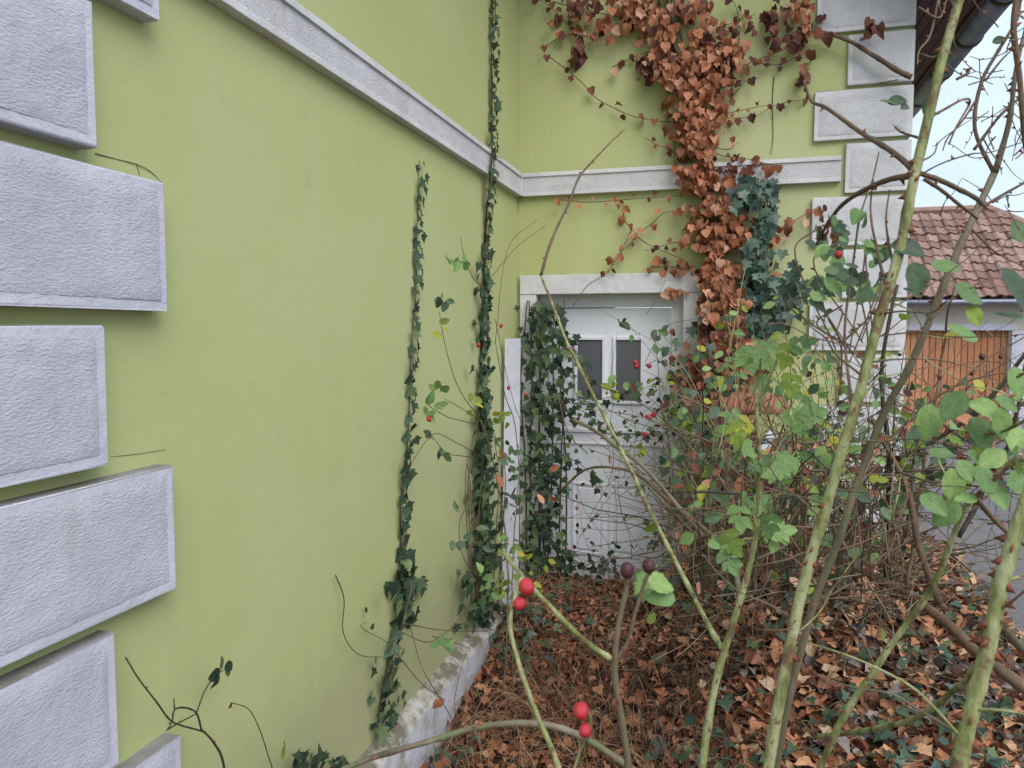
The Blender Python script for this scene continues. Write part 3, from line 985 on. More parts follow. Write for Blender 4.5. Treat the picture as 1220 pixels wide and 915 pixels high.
for r_ in range(rows_n):
    s0 = r_ * tl
    yy, zz = ey - 0.04 + s0 * math.cos(slope), ez + 0.02 + s0 * math.sin(slope)
    frac = s0 / math.hypot(rise, rd)
    xa = bx0 - 0.3 + frac * 1.3
    xb = bx1 + 0.3 + (hx - bx1 - 0.3) * frac
    x = xa + (0.5 * tw if r_ % 2 else 0)
    while x < xb:
        M = Matrix.Translation((x + rnd.uniform(-.012, .012), yy + rnd.uniform(-.02, .02), zz + rnd.uniform(-.004, .022))) @ Matrix.Rotation(slope + rnd.uniform(-.03, .03), 4, 'X') @ Matrix.Rotation(rnd.uniform(-.06, .06), 4, 'Y') @ Matrix.Rotation(rnd.uniform(-.04, .04), 4, 'Z')
        pr = (Vector((x, yy, zz)) - CAM)
        u = 610 + FPX * pr.dot(RT) / pr.dot(FW)
        if 1070 < u < 1235 and cnt < 295:
            o = bpy.data.objects.new('tile', tme)
            M.translation = M.translation - wloc(roof)
            o.matrix_local = M
            COL.objects.link(o)
            o.parent = roof
            o.matrix_basis = M
            cnt += 1
        else:
            b = len(restV)
            restV += [M @ Vector(v) for v in tv]
            restF += [tuple(b + i for i in f) for f in tf]
            restR += [rnd.random()] * len(tv)
        x += tw
me = mesh_from('tile_field', restV, restF, TILE)
me.attributes.new('rnd', 'FLOAT', 'POINT').data.foreach_set('value', restR)
o = obj('tile_field', me)
o.parent = roof
o.location = -wloc(roof)
o['kind'] = 'stuff'
# ridge tiles
V, Fc = [], []
tube(V, Fc, [Vector((bx0 + 1, ey + rd, ridge_z + 0.03)), Vector((hx, ey + rd, ridge_z + 0.03)), Vector((bx1 + 0.3, ey - 0.05, ez + 0.05))], 0.1, 0.1, 8)
o = obj('ridge_cap', mesh_from('ridge_cap', V, Fc, TILE))
o.parent = roof
o.location = -wloc(roof)
V, Fc = [], []
tube(V, Fc, [Vector((bx0 - 0.3, ey - 0.06, ez - 0.06)), Vector((bx1 + 0.3, ey - 0.06, ez - 0.06))], 0.055, 0.055, 8)
obj('gutter', mesh_from('gutter', V, Fc, ZINC, True), shed)

# ================================================================== PLANTS ON THE WALLS
LN, BN = Vector((1, 0, 0)), Vector((0, -1, 0))       # outward normals of flank and back wall
def strand_items(path, nrm, sizes, setn, m, step, spread, out=0.03, down=0.75, mats=None, skip=0.0):
    """leaves set alternately along a climbing stem"""
    items = []
    acc, nxt = 0.0, 0.0
    tot = sum((path[i + 1] - path[i]).length for i in range(len(path) - 1))
    side = 1
    for i in range(len(path) - 1):
        seg = path[i + 1] - path[i]
        ln = seg.length
        while nxt < acc + ln:
            f = (nxt - acc) / ln
            p = path[i] + seg * f
            u = nxt / tot
            s = (sizes[0] + (sizes[1] - sizes[0]) * u) * rnd.uniform(0.7, 1.25)
            tan = seg.normalized()
            lat = nrm.cross(tan)
            side = -side
            t = lat * side * rnd.uniform(0.3, 0.95) + Vector((0, 0, -1)) * down + rv(0.35)
            nn = nrm + rv(0.55) + Vector((0, -0.3, 0.3))
            pos = p + lat * side * rnd.uniform(0, spread) + nrm * rnd.uniform(0.2, 1) * out
            mm = m if mats is None else rnd.choice(mats)
            if rnd.random() > skip:
                items.append((setn, mm, pos, t, nn, s))
            nxt += step * rnd.uniform(0.6, 1.4) * (0.5 + s / max(sizes) * 0.6)
        acc += ln
    return items

# lone ivy strand on the flank
iv = thing('ivy_strand', 'slender dark ivy strand climbing the bare green wall by itself, ending below the white band', 'climbing plant', L(450, 868))
pts = [L(450, 870, .01), L(455, 825, .008), L(468, 760, .008), (L(482, 700, .01)), L(477, 640, .008), L(478, 590, .008), L(486, 520, .008), L(489, 430, .008), L(495, 350, .008), L(497, 260, .008), L(500, 190, .006)]
path = cane(iv, pts, 0.004, 0.0012, STEMDARK, 0, 'stem', 6)
its = strand_items(path, LN, (0.085, 0.05), 'ivy', IVY, 0.033, 0.015, 0.03)
for _ in range(34):
    c = L(rnd.gauss(483, 10), rnd.gauss(705, 22), rnd.uniform(.01, .06))
    its.append(('ivy', IVY, c, Vector((0, rnd.uniform(-.6, .6), -1)), LN + rv(.6), rnd.uniform(.055, .09)))
for _ in range(26):
    c = L(rnd.gauss(462, 11), rnd.uniform(755, 865), rnd.uniform(.01, .05))
    its.append(('ivy', IVY, c, Vector((0, rnd.uniform(-.6, .6), -1)), LN + rv(.6), rnd.uniform(.04, .06)))
plant_leaves(iv, its)
def tendril(parent, pts, r=0.0018, m=STEMDARK, name='stem'):
    return cane(parent, pts, r, r * 0.5, m, 0, name, 5, 8, 0.004)
tendril(iv, [L(400, 685, .02), L(410, 715, .03), L(408, 750, .03), L(425, 778, .03), L(455, 783, .02)], 0.0026)
tendril(iv, [L(474, 772, .02), L(430, 745, .06), L(437, 741, .05)], 0.0016)
leaf(iv, 'sm', IVY, L(446, 745, .04), Vector((0, -.9, .1)), LN, .045)
leaf(iv, 'sm', IVY, L(437, 730, .02), Vector((0, -.3, .8)), LN + rv(.5), .03)

# ivy column in the corner, thinning into a strand that passes the band
iv = thing('ivy_column', 'ivy climbing beside the inner corner, thick at its foot and thin above the white band', 'climbing plant', L(574, 745))
pts = [L(574, 750, .02), L(575, 650, .02), L(573, 540, .015), L(573, 450, .012), L(576, 350, .012), L(579, 270, .012), L(585, 200, .055), L(586, 140, .012), L(585, 60, .012), L(588, -20, .012), L(590, -80, .012)]
path = cane(iv, pts, 0.009, 0.0025, STEMDARK, 0, 'stem', 6)
its = strand_items(path, LN, (0.085, 0.062), 'ivy', IVY, 0.030, 0.018, 0.035)
for _ in range(330):
    y = rnd.uniform(470, 745)
    wd = 8 + 14 * (y - 470) / 275
    c = L(rnd.gauss(576, wd * 0.62), y, rnd.uniform(.01, .09))
    its.append(('ivy', IVY, c, Vector((rnd.uniform(-.3, .3), rnd.uniform(-.6, .6), -1)), LN + rv(.6) + Vector((0, -.3, 0)), rnd.uniform(.045, .08)))
for _ in range(60):
    c = L(rnd.gauss(577, 5), rnd.uniform(300, 480), rnd.uniform(.01, .06))
    its.append(('ivy', IVY, c, Vector((0, rnd.uniform(-.6, .6), -1)), LN + rv(.6), rnd.uniform(.045, .07)))
plant_leaves(iv, its)
for k in range(9):
    x = 560 + rnd.uniform(0, 34)
    tendril(iv, [L(x, 740, .04), L(x + rnd.uniform(-8, 8), 660, .06), L(x + rnd.uniform(-10, 10), 560, .05), L(575 + rnd.uniform(-6, 6), 480, .03)], 0.004, TWIG)
iv = thing('withered_tendril', 'short thin brown tendril hanging in the corner at the top of the wall', 'climbing plant', B(604, 60))
tendril(iv, [B(606, -30, .02), B(603, 40, .015), B(607, 80, .015), B(604, 116, .012)], 0.0025, TWIG)
for y in (20, 45, 62, 75, 100):
    leaf(iv, 'curl', MAROON, B(604, y, .02), Vector((rnd.uniform(-.5, .5), 0, -1)), BN + rv(.5), .045)

# ivy curtain on the left half of the door
iv = thing('door_ivy', 'dense dark ivy curtain hanging over the hinge side of the white door', 'climbing plant', B(645, 690))
for k in range(7):
    x = 628 + k * 7
    cane(iv, [B(x + rnd.uniform(-6, 6), 700, .06), B(x + rnd.uniform(-8, 8), 560, .08), B(x + rnd.uniform(-8, 8), 450, .07), B(x + rnd.uniform(-6, 6), 358, .05)], 0.007, 0.004, STEMDARK, 0, 'stem', 5)
its = []
for _ in range(360):
    y = rnd.uniform(355, 690)
    cx = 648 if y < 520 else 645
    hw = 26 if y < 500 else 20
    if y < 375:
        hw = 20
    x = cx + hw * max(-1.7, min(1.7, rnd.gauss(0, 0.65)))
    c = B(x, y, rnd.uniform(.02, .16))
    its.append(('ivy', IVY, c, Vector((rnd.uniform(-.7, .7), rnd.uniform(-.3, .1), -1)), BN + rv(.65), rnd.uniform(.05, .085)))
for q in ([(668, 380), (680, 420), (686, 470), (690, 482)], [(650, 500), (690, 488), (715, 508), (745, 516), (795, 514), (850, 505)],
          [(660, 640), (680, 660), (700, 690)], [(672, 520), (668, 600), (672, 680)], [(700, 690), (730, 700), (790, 700)], [(672, 400), (700, 440), (706, 480), (702, 500)], [(668, 540), (700, 560), (722, 590)], [(690, 480), (740, 470), (790, 455)]):
    path = tendril(iv, [B(x, y, .10) for x, y in q], 0.003)
    its += strand_items(path, BN, (0.06, 0.05), 'ivy', IVY, 0.045, 0.02, 0.04, mats=[IVY])
for _ in range(70):
    c = B(rnd.uniform(665, 735), rnd.uniform(655, 715), rnd.uniform(.05, .25))
    its.append(('ivy', IVY, c, rv(.6) + Vector((0, 0, -.6)), BN + rv(.7), rnd.uniform(.045, .07)))
plant_leaves(iv, its, 290)

# the copper coloured creeper on the back wall
cp = thing('copper_creeper', 'copper-brown withered creeper massed on the back wall from eave to door', 'climbing plant', B(853, 690))
its = []
CL = [(-30, 800, 62), (20, 805, 55), (60, 815, 45), (100, 828, 40), (140, 835, 38), (180, 836, 32), (215, 845, 36), (250, 855, 40), (290, 858, 38), (320, 858, 30), (350, 858, 22), (400, 866, 24), (440, 870, 32), (480, 868, 36)]
def cl(y):
    for a, b in zip(CL, CL[1:]):
        if a[0] <= y <= b[0]:
            f = (y - a[0]) / (b[0] - a[0])
            return a[1] + (b[1] - a[1]) * f, a[2] + (b[2] - a[2]) * f
    return CL[-1][1:]
# climbing stems
for k in range(4):
    q = []
    for y in range(700, -61, -60):
        c_, w_ = cl(min(480, max(-30, y)))
        q.append(B(c_ - 8 + (k - 1.5) * 5 + rnd.uniform(-5, 5), y, .03 + .02 * k))
    cane(cp, q, 0.022 if k == 0 else 0.011, 0.006, TWIG if k else STEMDARK, 0, 'stem', 7, 6, 0.012)
for _ in range(2400):
    y = rnd.uniform(-30, 345)
    c_, w_ = cl(y)
    k = 0.62 if y > 100 else 0.75
    x = c_ + rnd.gauss(0, w_ * k * 0.62)
    if mnoise.noise(Vector((x * 0.045, y * 0.045, 1.0))) < (-0.26 if y > 60 else 0.0):
        continue
    dark = y < 70 and rnd.random() < 0.2
    c = B(x, y, rnd.uniform(.02, .20))
    t = Vector((rnd.uniform(-.6, .6), rnd.uniform(-.35, .1), -1))
    its.append(('heart' if rnd.random() < .45 else 'curl', MAROON if dark else COPPER, c, t, BN + rv(.7), rnd.uniform(.032, .072)))
for _ in range(680):
    y = rnd.uniform(335, 500)
    c_, w_ = cl(y)
    c = B(c_ + rnd.gauss(0, w_ * .62), y, rnd.uniform(.05, .35))
    its.append(('curl', COPPER if rnd.random() < .7 else MAROON, c, Vector((rnd.uniform(-.6, .6), -.2, -1)), BN + rv(.7), rnd.uniform(.05, .10)))
for cx, cy, sx, sy, nn, mm in ((690, 5, 24, 14, 30, MAROON), (760, 15, 30, 22, 90, COPPER), (690, 62, 7, 12, 16, MAROON), (918, 20, 20, 16, 34, MAROON), (955, 8, 14, 14, 24, COPPER),
                               (868, 62, 12, 14, 22, MAROON), (770, 78, 16, 12, 30, MAROON), (940, 45, 16, 12, 20, MAROON), (958, 88, 7, 12, 14, MAROON), (875, 60, 10, 18, 20, COPPER),
                               (815, 430, 10, 26, 26, COPPER), (838, 495, 20, 18, 40, COPPER), (720, 32, 30, 14, 26, COPPER), (965, 32, 9, 10, 12, COPPER), (843, 65, 26, 20, 90, COPPER), (850, 460, 30, 22, 70, COPPER), (900, 440, 24, 14, 30, COPPER), (800, 345, 12, 8, 9, COPPER)):
    for _ in range(nn):
        c = B(rnd.gauss(cx, sx * .7), rnd.gauss(cy, sy * .7), rnd.uniform(.02, .14))
        its.append(('curl' if rnd.random() < .7 else 'heart', mm, c, Vector((rnd.uniform(-.8, .8), -.2, -1)), BN + rv(.8), rnd.uniform(.035, .07)))
SIDE = [([(655, 68), (690, 95), (712, 118), (735, 130), (760, 140), (800, 145), (850, 141), (900, 138), (925, 125), (960, 118)], .05, .11, MAROON),
        ([(650, 55), (675, 42), (705, 43), (735, 28), (765, 22), (800, 24)], .05, .13, MAROON),
        ([(630, -10), (655, 8), (672, 25), (690, 38)], .055, .05, MAROON),
        ([(660, 2), (700, 12), (740, 20), (780, 22)], .05, .08, MAROON),
        ([(860, 90), (900, 72), (935, 58), (965, 30), (985, 18)], .055, .08, MAROON),
        ([(730, 80), (755, 68), (775, 60)], .05, .08, COPPER),
        ([(665, 237), (700, 241), (740, 238), (780, 235), (815, 233)], .045, .07, COPPER),
        ([(742, 243), (744, 262), (757, 281), (735, 305), (722, 330)], .05, .05, COPPER),
        ([(757, 281), (780, 295), (812, 308)], .04, .25, COPPER),
        ([(775, 318), (800, 318), (825, 322), (850, 322)], .06, .04, COPPER),
        ([(756, 280), (775, 268), (790, 255), (815, 250)], .05, .07, COPPER),
        ([(815, 210), (806, 200), (803, 165), (796, 140), (795, 100)], .05, .08, COPPER),
        ([(905, 290), (930, 272), (955, 258), (978, 245)], .06, .045, COPPER),
        ([(890, 198), (915, 195), (935, 204)], .07, .05, COPPER),
        ([(870, 120), (890, 95), (905, 93)], .05, .1, MAROON),
        ([(880, 60), (880, 20), (868, -10)], .05, .1, MAROON),
        ([(900, 75), (930, 77), (945, 70), (962, 62)], .05, .06, MAROON),
        ([(848, 175), (868, 178), (880, 170)], .04, .2, COPPER)]
for k in range(16):                       # wispy runners either side of the mass
    y = rnd.uniform(-10, 330)
    c_, w_ = cl(y)
    sg = rnd.choice((-1, 1))
    q = [(c_ + sg * w_ * .5, y)]
    a = rnd.uniform(-.5, .9)
    for _ in range(4):
        a += rnd.uniform(-.4, .4)
        q.append((q[-1][0] + sg * math.cos(a) * rnd.uniform(10, 24), q[-1][1] + math.sin(a) * rnd.uniform(8, 18)))
    SIDE.append((q, .04, .05, rnd.choice((COPPER, MAROON, COPPER))))
for q, s, st, mm in SIDE:
    path = tendril(cp, [B(x, y, rnd.uniform(.02, .05)) for x, y in q], 0.0035, TWIG)
    its += strand_items(path, BN, (s, s), 'curl' if rnd.random() < .6 else 'heart', mm, st, 0.02, 0.05)
tendril(cp, [B(922, 92, .006), B(920, 130, .006), B(921, 165, .006), B(918, 184, .006)], 0.003, STEMDARK)
plant_leaves(cp, its, 295)
# a stout brown branch of the creeper reaching over the quoins
cane(cp, [B(1086, 92, .12), B(1072, 85, .11), B(1050, 72, .10), B(1028, 58, .09), B(1000, 44, .08), B(975, 38, .08), B(940, 42, .08)], 0.018, 0.008, TWIG, 0, 'branch', 8)
tendril(cp, [B(1070, 95, .1), B(1045, 100, .08), B(1040, 103, .07)], 0.004, TWIG, 'branch')
for x, y in ((1037, 22), (1042, 28), (1028, 45), (1046, 30), (985, 40), (968, 60)):
    leaf(cp, 'curl', MAROON, B(x, y, .1), rv(.5) + Vector((0, 0, -.7)), BN + rv(.6), .075)
# dark ivy tuft growing among the copper creeper
iv = thing('ivy_tuft', 'blue-green ivy tuft hanging below the white band beside the copper creeper', 'climbing plant', B(905, 440))
its = []
for cx, cy, sx, sy, nn in ((900, 228, 22, 14, 70), (912, 262, 9, 14, 20), (905, 285, 9, 20, 26), (905, 318, 16, 20, 40), (915, 345, 22, 18, 45), (900, 380, 16, 22, 45), (880, 410, 16, 18, 34), (926, 370, 16, 22, 32), (865, 470, 16, 28, 34), (850, 540, 14, 30, 45), (948, 340, 14, 20, 25)):
    for _ in range(nn):
        c = B(rnd.gauss(cx, sx * .62), rnd.gauss(cy, sy * .62), rnd.uniform(.06, .26))
        its.append(('ivy', IVYBLUE, c, Vector((rnd.uniform(-.6, .6), -.2, -1)), BN + rv(.6), rnd.uniform(.055, .095)))
for k in range(5):
    cane(iv, [B(902 + k * 4, 445, .15), B(905 + rnd.uniform(-8, 8), 360, .14), B(908 + rnd.uniform(-6, 6), 280, .12), B(905 + k * 3, 215, .09)], 0.006, 0.003, STEMDARK if k % 2 else TWIGPALE, 0, 'stem', 5)
plant_leaves(iv, its, 280)

# ================================================================== LITTER AND GROUND IVY
fl = []
def on_bank(n, x0, x1, y0, y1):
    k = 0
    while k < n:
        x, y = rnd.uniform(x0, x1), rnd.uniform(y0, y1)
        if x > bank_edge(y) - 0.05 + rnd.gauss(0, .06) - (0.25 if y > 5.6 else 0) or (y > YB - 0.04 and x < XR + 0.04) or x < XL + 0.09:
            continue
        k += 1
        yield x, y
for x, y in on_bank(9500, XL, 2.2, 2.3, 8.5):
    fine = x < 0.1                    # towards the door the litter is small and matted
    s = rnd.uniform(.03, .062) if fine else rnd.uniform(.045, .10)
    t = Vector((rnd.uniform(-1, 1), rnd.uniform(-1, 1), rnd.uniform(-.35, .25)))
    nn = Vector((0, 0, 1)) + rv(.55)
    fl.append(('curl', MATTED if x < 0.15 + rnd.gauss(0, .35) else LITTER, Vector((x, y, bank_z(x, y) + rnd.uniform(0.0, .06))), t, nn, s))
fl.sort(key=lambda q: -(q[5] + q[2].z * .35) / (q[2] - CAM).length)
for q in fl[:280]:
    leaf(bank, *q, name='fallen_leaf')
leaf_cloud('leaf_litter', fl[280:])
gi = thing('ground_ivy', 'dark ivy creeping through the fallen leaves in the flower bed', 'ground cover plant', (1.0, 4.6, -0.35))
its = []
for cx, cy, sx, sy, nn in ((0.55, 3.75, .35, .2, 40), (1.05, 4.3, .4, .35, 230), (1.4, 4.9, .35, .4, 110), (-0.1, 3.7, .2, .15, 26), (-1.25, 3.35, .08, .15, 34), (-1.2, 4.6, .12, .2, 60), (1.5, 6.2, .3, .5, 60), (0.9, 3.5, .4, .2, 60), (.2, 4.3, .3, .3, 24), (-.6, 5.1, .3, .15, 40)):
    for _ in range(nn):
        x, y = rnd.gauss(cx, sx), rnd.gauss(cy, sy)
        if x < XL + .1 or x > bank_edge(y) or y > YB - .06 and x < XR + .04:
            continue
        its.append(('ivy', IVYBLUE if rnd.random() < .6 else IVY, Vector((x, y, bank_z(x, y) + rnd.uniform(.03, .13))), Vector((rnd.uniform(-1, 1), rnd.uniform(-1, .3), rnd.uniform(-.3, .3))), Vector((0, -.3, 1)) + rv(.5), rnd.uniform(.045, .08)))
for k in range(10):
    x, y = rnd.uniform(.2, 1.6), rnd.uniform(3.6, 5)
    q = [Vector((x + i * .12 * math.cos(k), y + i * .12 * math.sin(k), bank_z(x + i * .12 * math.cos(k), y + i * .12 * math.sin(k)) + .04)) for i in range(5)]
    cane(gi, q, .003, .0015, STEMDARK, 0, 'stem', 5)
plant_leaves(gi, its, 290)
# the mat of fine dead stems over the litter
V, Fc, MI = [], [], []
for x, y in on_bank(5200, XL, 2.2, 2.8, 7.5):
    z = bank_z(x, y) + rnd.uniform(.01, .05)
    a = rnd.uniform(0, 2 * PI)
    ln = rnd.uniform(.07, .36)
    up = rnd.uniform(.0, .10) if x > 0.1 else rnd.uniform(.0, .2)
    if x > 0.2 and rnd.random() < .5:
        continue
    bend = rnd.uniform(-1.2, 1.2)
    p0 = Vector((x, y, z))
    pm = p0 + Vector((math.cos(a), math.sin(a), 0)) * ln * .5 + Vector((0, 0, up))
    p1 = pm + Vector((math.cos(a + bend), math.sin(a + bend), 0)) * ln * .5 - Vector((0, 0, up * rnd.uniform(.2, 1.1)))
    if p1.x < XL + .1 or pm.x < XL + .1 or (p1.y > YB - .05 and p1.x < XR + .05):
        continue
    tube(V, Fc, spline([p0, pm, p1], 3), rnd.uniform(.001, .0026), .0008, 3, 0, MI, rnd.choice((0, 1, 1, 2, 2)))
o = obj('twig_litter', mesh_from('twig_litter', V, Fc, [TWIG, TWIGPALE, REDSTEM], False, MI))
o['kind'] = 'stuff'
# grey-green cushion plant at the edge of the bed
cu = thing('cushion_plant', 'low grey-green tufted plant at the edge of the bed beside the road', 'plant', (1.6, 5.95, bank_z(1.6, 5.95)))
V, Fc = [], []
for _ in range(1500):
    a, el = rnd.uniform(0, 2 * PI), rnd.uniform(.05, 1.4)
    d = Vector((math.cos(a) * math.cos(el), math.sin(a) * math.cos(el), math.sin(el)))
    p = Vector((1.6 + rnd.gauss(0, .10), 5.95 + rnd.gauss(0, .14), 0))
    p.z = bank_z(p.x, p.y) - .02
    p += d * .04
    e = p + d * rnd.uniform(.08, .2)
    s = d.orthogonal().normalized() * .006
    s = Matrix.Rotation(rnd.uniform(0, 6), 3, d) @ s
    b = len(V)
    V += [p - s, p + s, (p + e) / 2 + s * 1.1, e, (p + e) / 2 - s * 1.1]
    Fc += [(b, b + 1, b + 2, b + 4), (b + 4, b + 2, b + 3)]
o = obj('foliage', mesh_from('foliage', V, Fc, mat('grey_green_blade', None, (0.12, 0.19, 0.15), 0.6)), cu)
o['kind'] = 'stuff'

# ================================================================== CLAY BLOCKS AND TILES BY THE WALL
LAYS = ('lowest', 'second lowest', 'third from the ground', 'fourth from the ground', 'third from the top', 'second from the top', 'topmost')
def clay(x0, y0, z0, x1, y1, z1, label, group=None):
    bm = bmesh.new()
    add_box(bm, (x0, y0, z0), (x1, y1, z1), 0.006)
    n = max(2, int((x1 - x0) / 0.062))
    w = (x1 - x0 - 0.03) / n
    for g in range(n):              # ribs along the face
        add_box(bm, (x0 + 0.015 + g * w + 0.008, y0 - 0.005, z0 + 0.006), (x0 + 0.015 + (g + 1) * w - 0.008, y0 + 0.004, z1 - 0.006))
    return tag(obj('clay_block', bm_mesh('clay_block', bm, TERRA)), label, 'clay block', group)
for lay in range(7):
    x0, y0, z0 = -0.10 + rnd.uniform(-.01, .01), 4.95 + rnd.uniform(-.012, .012), -0.33 + lay * 0.225
    clay(x0, y0, z0, x0 + 0.27, y0 + 0.24, z0 + 0.223, 'ribbed clay block, %s in the tall stack beside the door' % LAYS[lay], 'stacked clay blocks')
for lay in range(6):
    x0, z0 = 0.188 + rnd.uniform(-.004, .004), -0.33 + lay * 0.225
    clay(x0, 4.95, z0, x0 + 0.13, 5.15, z0 + 0.223, 'narrow clay block, %s in the short stack nearer the quoins' % (LAYS[:4] + LAYS[5:])[lay], 'stacked clay blocks')
for lay in range(6):
    z0 = -0.33 + lay * 0.21
    clay(-0.085, 4.79, z0, 0.115, 4.93, z0 + 0.208, 'half clay block, %s of those standing before the tall stack' % (LAYS[:4] + LAYS[5:])[lay], 'stacked clay blocks')
ztop = -0.33 + 7 * 0.225

def ridge_tile(loc, rot, label, ln=0.38, r=0.12, broken=False):
    V, Fc = [], []
    n = 10
    for rr_ in (r, r - 0.016):
        for j, y in enumerate((0, ln)):
            for i in range(n + 1):
                a = PI * i / n
                dy = rnd.uniform(-.05, .05) if (broken and j == 1 and rr_ == r) else 0
                taper = 1 - 0.12 * j
                V.append(Vector((math.cos(a) * rr_ * taper, y + dy, math.sin(a) * rr_ * taper)))
    k = n + 1
    for i in range(n):
        Fc += [(i, i + 1, k + i + 1, k + i), (2 * k + i + 1, 2 * k + i, 3 * k + i, 3 * k + i + 1), (i, 2 * k + i, 2 * k + i + 1, i + 1), (k + i, k + i + 1, 3 * k + i + 1, 3 * k + i)]
    Fc += [(0, k, 3 * k, 2 * k), (n, 2 * k + n, 3 * k + n, k + n)]
    me = mesh_from('ridge_tile', V, Fc, TERRA, True)
    o = obj('ridge_tile', me, None, loc)
    o.rotation_euler = rot
    return tag(o, label, 'roof tile')
ridge_tile((-0.12, 5.08, ztop + .002), (0.0, 0.0, math.radians(-82)), 'curved terracotta ridge tile lying crosswise on top of the clay block stack', .46, .13)
ridge_tile((0.17, 5.05, 1.024), (0, 0, math.radians(-92)), 'curved terracotta ridge tile projecting from the stack beside the white shard', .24, .075)
ridge_tile((-0.12, 4.86, 0.932), (0, 0, math.radians(-84)), 'broken terracotta ridge tile lowest of those by the clay blocks', .30, .075, True)
bm = bmesh.new()
prism(bm, [(0, 0), (.05, -.015), (.07, .05), (.10, .10), (.06, .135), (.01, .06)], 0, .014)
o = obj('white_shard', bm_mesh('white_shard', bm, WSMOOTH), None, (0.19, 4.965, 1.022))
o.rotation_euler = (math.radians(-12), 0, math.radians(10))
tag(o, 'small white broken plate of render propped beside the terracotta tile', 'shard')
# white board in the corner
p0, p1 = L(627, 700, .10), L(607, 405, .0)
bm = bmesh.new()
ztop_b = L(607, 406, .03).z
prism(bm, [(-0.055, 0), (0.055, 0), (0.052, 1.93), (-0.052, 1.925)], -.012, .012)
o = obj('white_board', bm_mesh('white_board', bm, WSMOOTH), None, (XL + 0.075, 5.02, -0.22))
o.rotation_euler = (math.radians(-1.5), math.radians(0.4), math.radians(8))
tag(o, 'narrow white board standing upright in the inner corner beside the door', 'board')

# ================================================================== ROSES
GZ0 = -0.40
def base_of(p0, p1, k=0.55, d=None):
    v = (p0 - p1).normalized()
    t = (p0.z - GZ0) / max(0.25, -v.z)
    q = p0 + v * t * k
    q.z = GZ0
    if q.x < XL + .2:
        q.x = XL + .2
    return q
def rose_cane(parent, pix, r0, r1, m=CANE, thorns=0, root=False, name='cane', amp=0.006, sides=8, k=0.55):
    """pix: (x, y, distance) along the stem, from the foot upwards"""
    pts = [P(*q) for q in pix]
    if root:
        b = base_of(pts[0], pts[1], k)
        pts = [b, b.lerp(pts[0], 0.5)] + pts
    return cane(parent, pts, r0, r1, m, thorns, name, sides, 8, amp)
def hip(parent, pos, r, m=HIP, axis=None):
    bm = bmesh.new()
    bmesh.ops.create_uvsphere(bm, u_segments=14, v_segments=10, radius=1)
    for v in bm.verts:
        v.co.z *= 1.12
        if v.co.z < -0.6:
            v.co.x *= 1.08
            v.co.y *= 1.08
    nf = len(bm.faces)
    for k in range(5):
        a = k * 2 * PI / 5
        d = Vector((math.cos(a), math.sin(a), 0))
        u = Vector((-d.y, d.x, 0))
        vs = [bm.verts.new(d * .12 + u * .16 + Vector((0, 0, -1.02))), bm.verts.new(d * .12 - u * .16 + Vector((0, 0, -1.02))), bm.verts.new(d * .5 + Vector((0, 0, -1.5)))]
        bm.faces.new(vs)
    me = bpy.data.meshes.new('rose_hip')
    bm.to_mesh(me)
    bm.free()
    me.materials.append(m)
    me.materials.append(CALYX)
    me.polygons.foreach_set('use_smooth', [True] * len(me.polygons))
    me.polygons.foreach_set('material_index', [0] * nf + [1] * 5)
    o = bpy.data.objects.new('rose_hip', me)
    o.scale = (r, r, r)
    a = Vector(axis) if axis is not None else Vector((rnd.uniform(-.5, .5), rnd.uniform(-.5, .5), 1))
    o.rotation_euler = a.to_track_quat('Z', 'Y').to_euler()
    o.location = Vector(pos) - wloc(parent)
    COL.objects.link(o)
    o.parent = parent
    return o
def rleaf(parent, x, y, d, px, m=ROSE, setn='ov', stalk=None, face=0.75):
    """one rose leaf PX wide on the photo, turned partly to the light"""
    c = P(x, y, d)
    s = px / FPX * d * (1.55 if setn == 'ov' else 1.35)
    tip = (RT * rnd.uniform(-1, 1) + UP * rnd.uniform(-.9, .35) - FW * rnd.uniform(-.3, .5))
    nn = -FW * face + Vector((0, 0, 1)) * .55 + rv(.4)
    leaf(parent, setn, m, c - tip.normalized() * s * .45, tip, nn, s)
    if stalk is not None:
        tendril(parent, [stalk, (stalk + c) * .5 + Vector((0, 0, .008)), c - tip.normalized() * s * .45], max(.0012, s * .02), CANE)

# --- tall rose with the thick mottled cane
r1 = thing('rose_bush', 'tall rose bush whose thick mottled green cane rises past the eave gutter', 'rose bush', (0.0, 1.0, GZ0))
D1 = 1.08
A1 = rose_cane(r1, [(915, 915, D1), (950, 740, D1), (985, 600, D1), (1028, 450, D1), (1065, 330, D1), (1100, 170, D1), (1140, 0, D1), (1160, -110, D1)], .0082, .0062, CANE, 60, True)
rose_cane(r1, [(965, 735, 1.7), (1000, 640, 1.65), (1055, 490, 1.6), (1090, 420, 1.55), (1140, 300, 1.5), (1186, 205, 1.5)], .0088, .0066, CANEBR, 34, True)
rose_cane(r1, [(1186, 205, 1.5), (1200, 150, 1.48), (1208, 90, 1.46), (1222, 30, 1.45)], .006, .003, CANEBR, 10)
rose_cane(r1, [(1186, 207, 1.5), (1160, 150, 1.5), (1168, 100, 1.5), (1190, 60, 1.5), (1212, 20, 1.5), (1218, -20, 1.5)], .004, .0025, TWIG, 10)
rose_cane(r1, [(1175, 95, 1.5), (1195, 70, 1.5), (1203, 62, 1.5)], .0022, .0012, TWIG, 2)
rose_cane(r1, [(1216, -20, 1.4), (1211, 30, 1.4), (1216, 110, 1.42), (1224, 190, 1.45)], .0055, .0045, TWIG, 12)
rose_cane(r1, [(1092, 207, D1), (1060, 180, 1.12), (1020, 155, 1.2), (985, 130, 1.25), (966, 118, 1.3), (958, 96, 1.3)], .0045, .002, TWIG, 8)
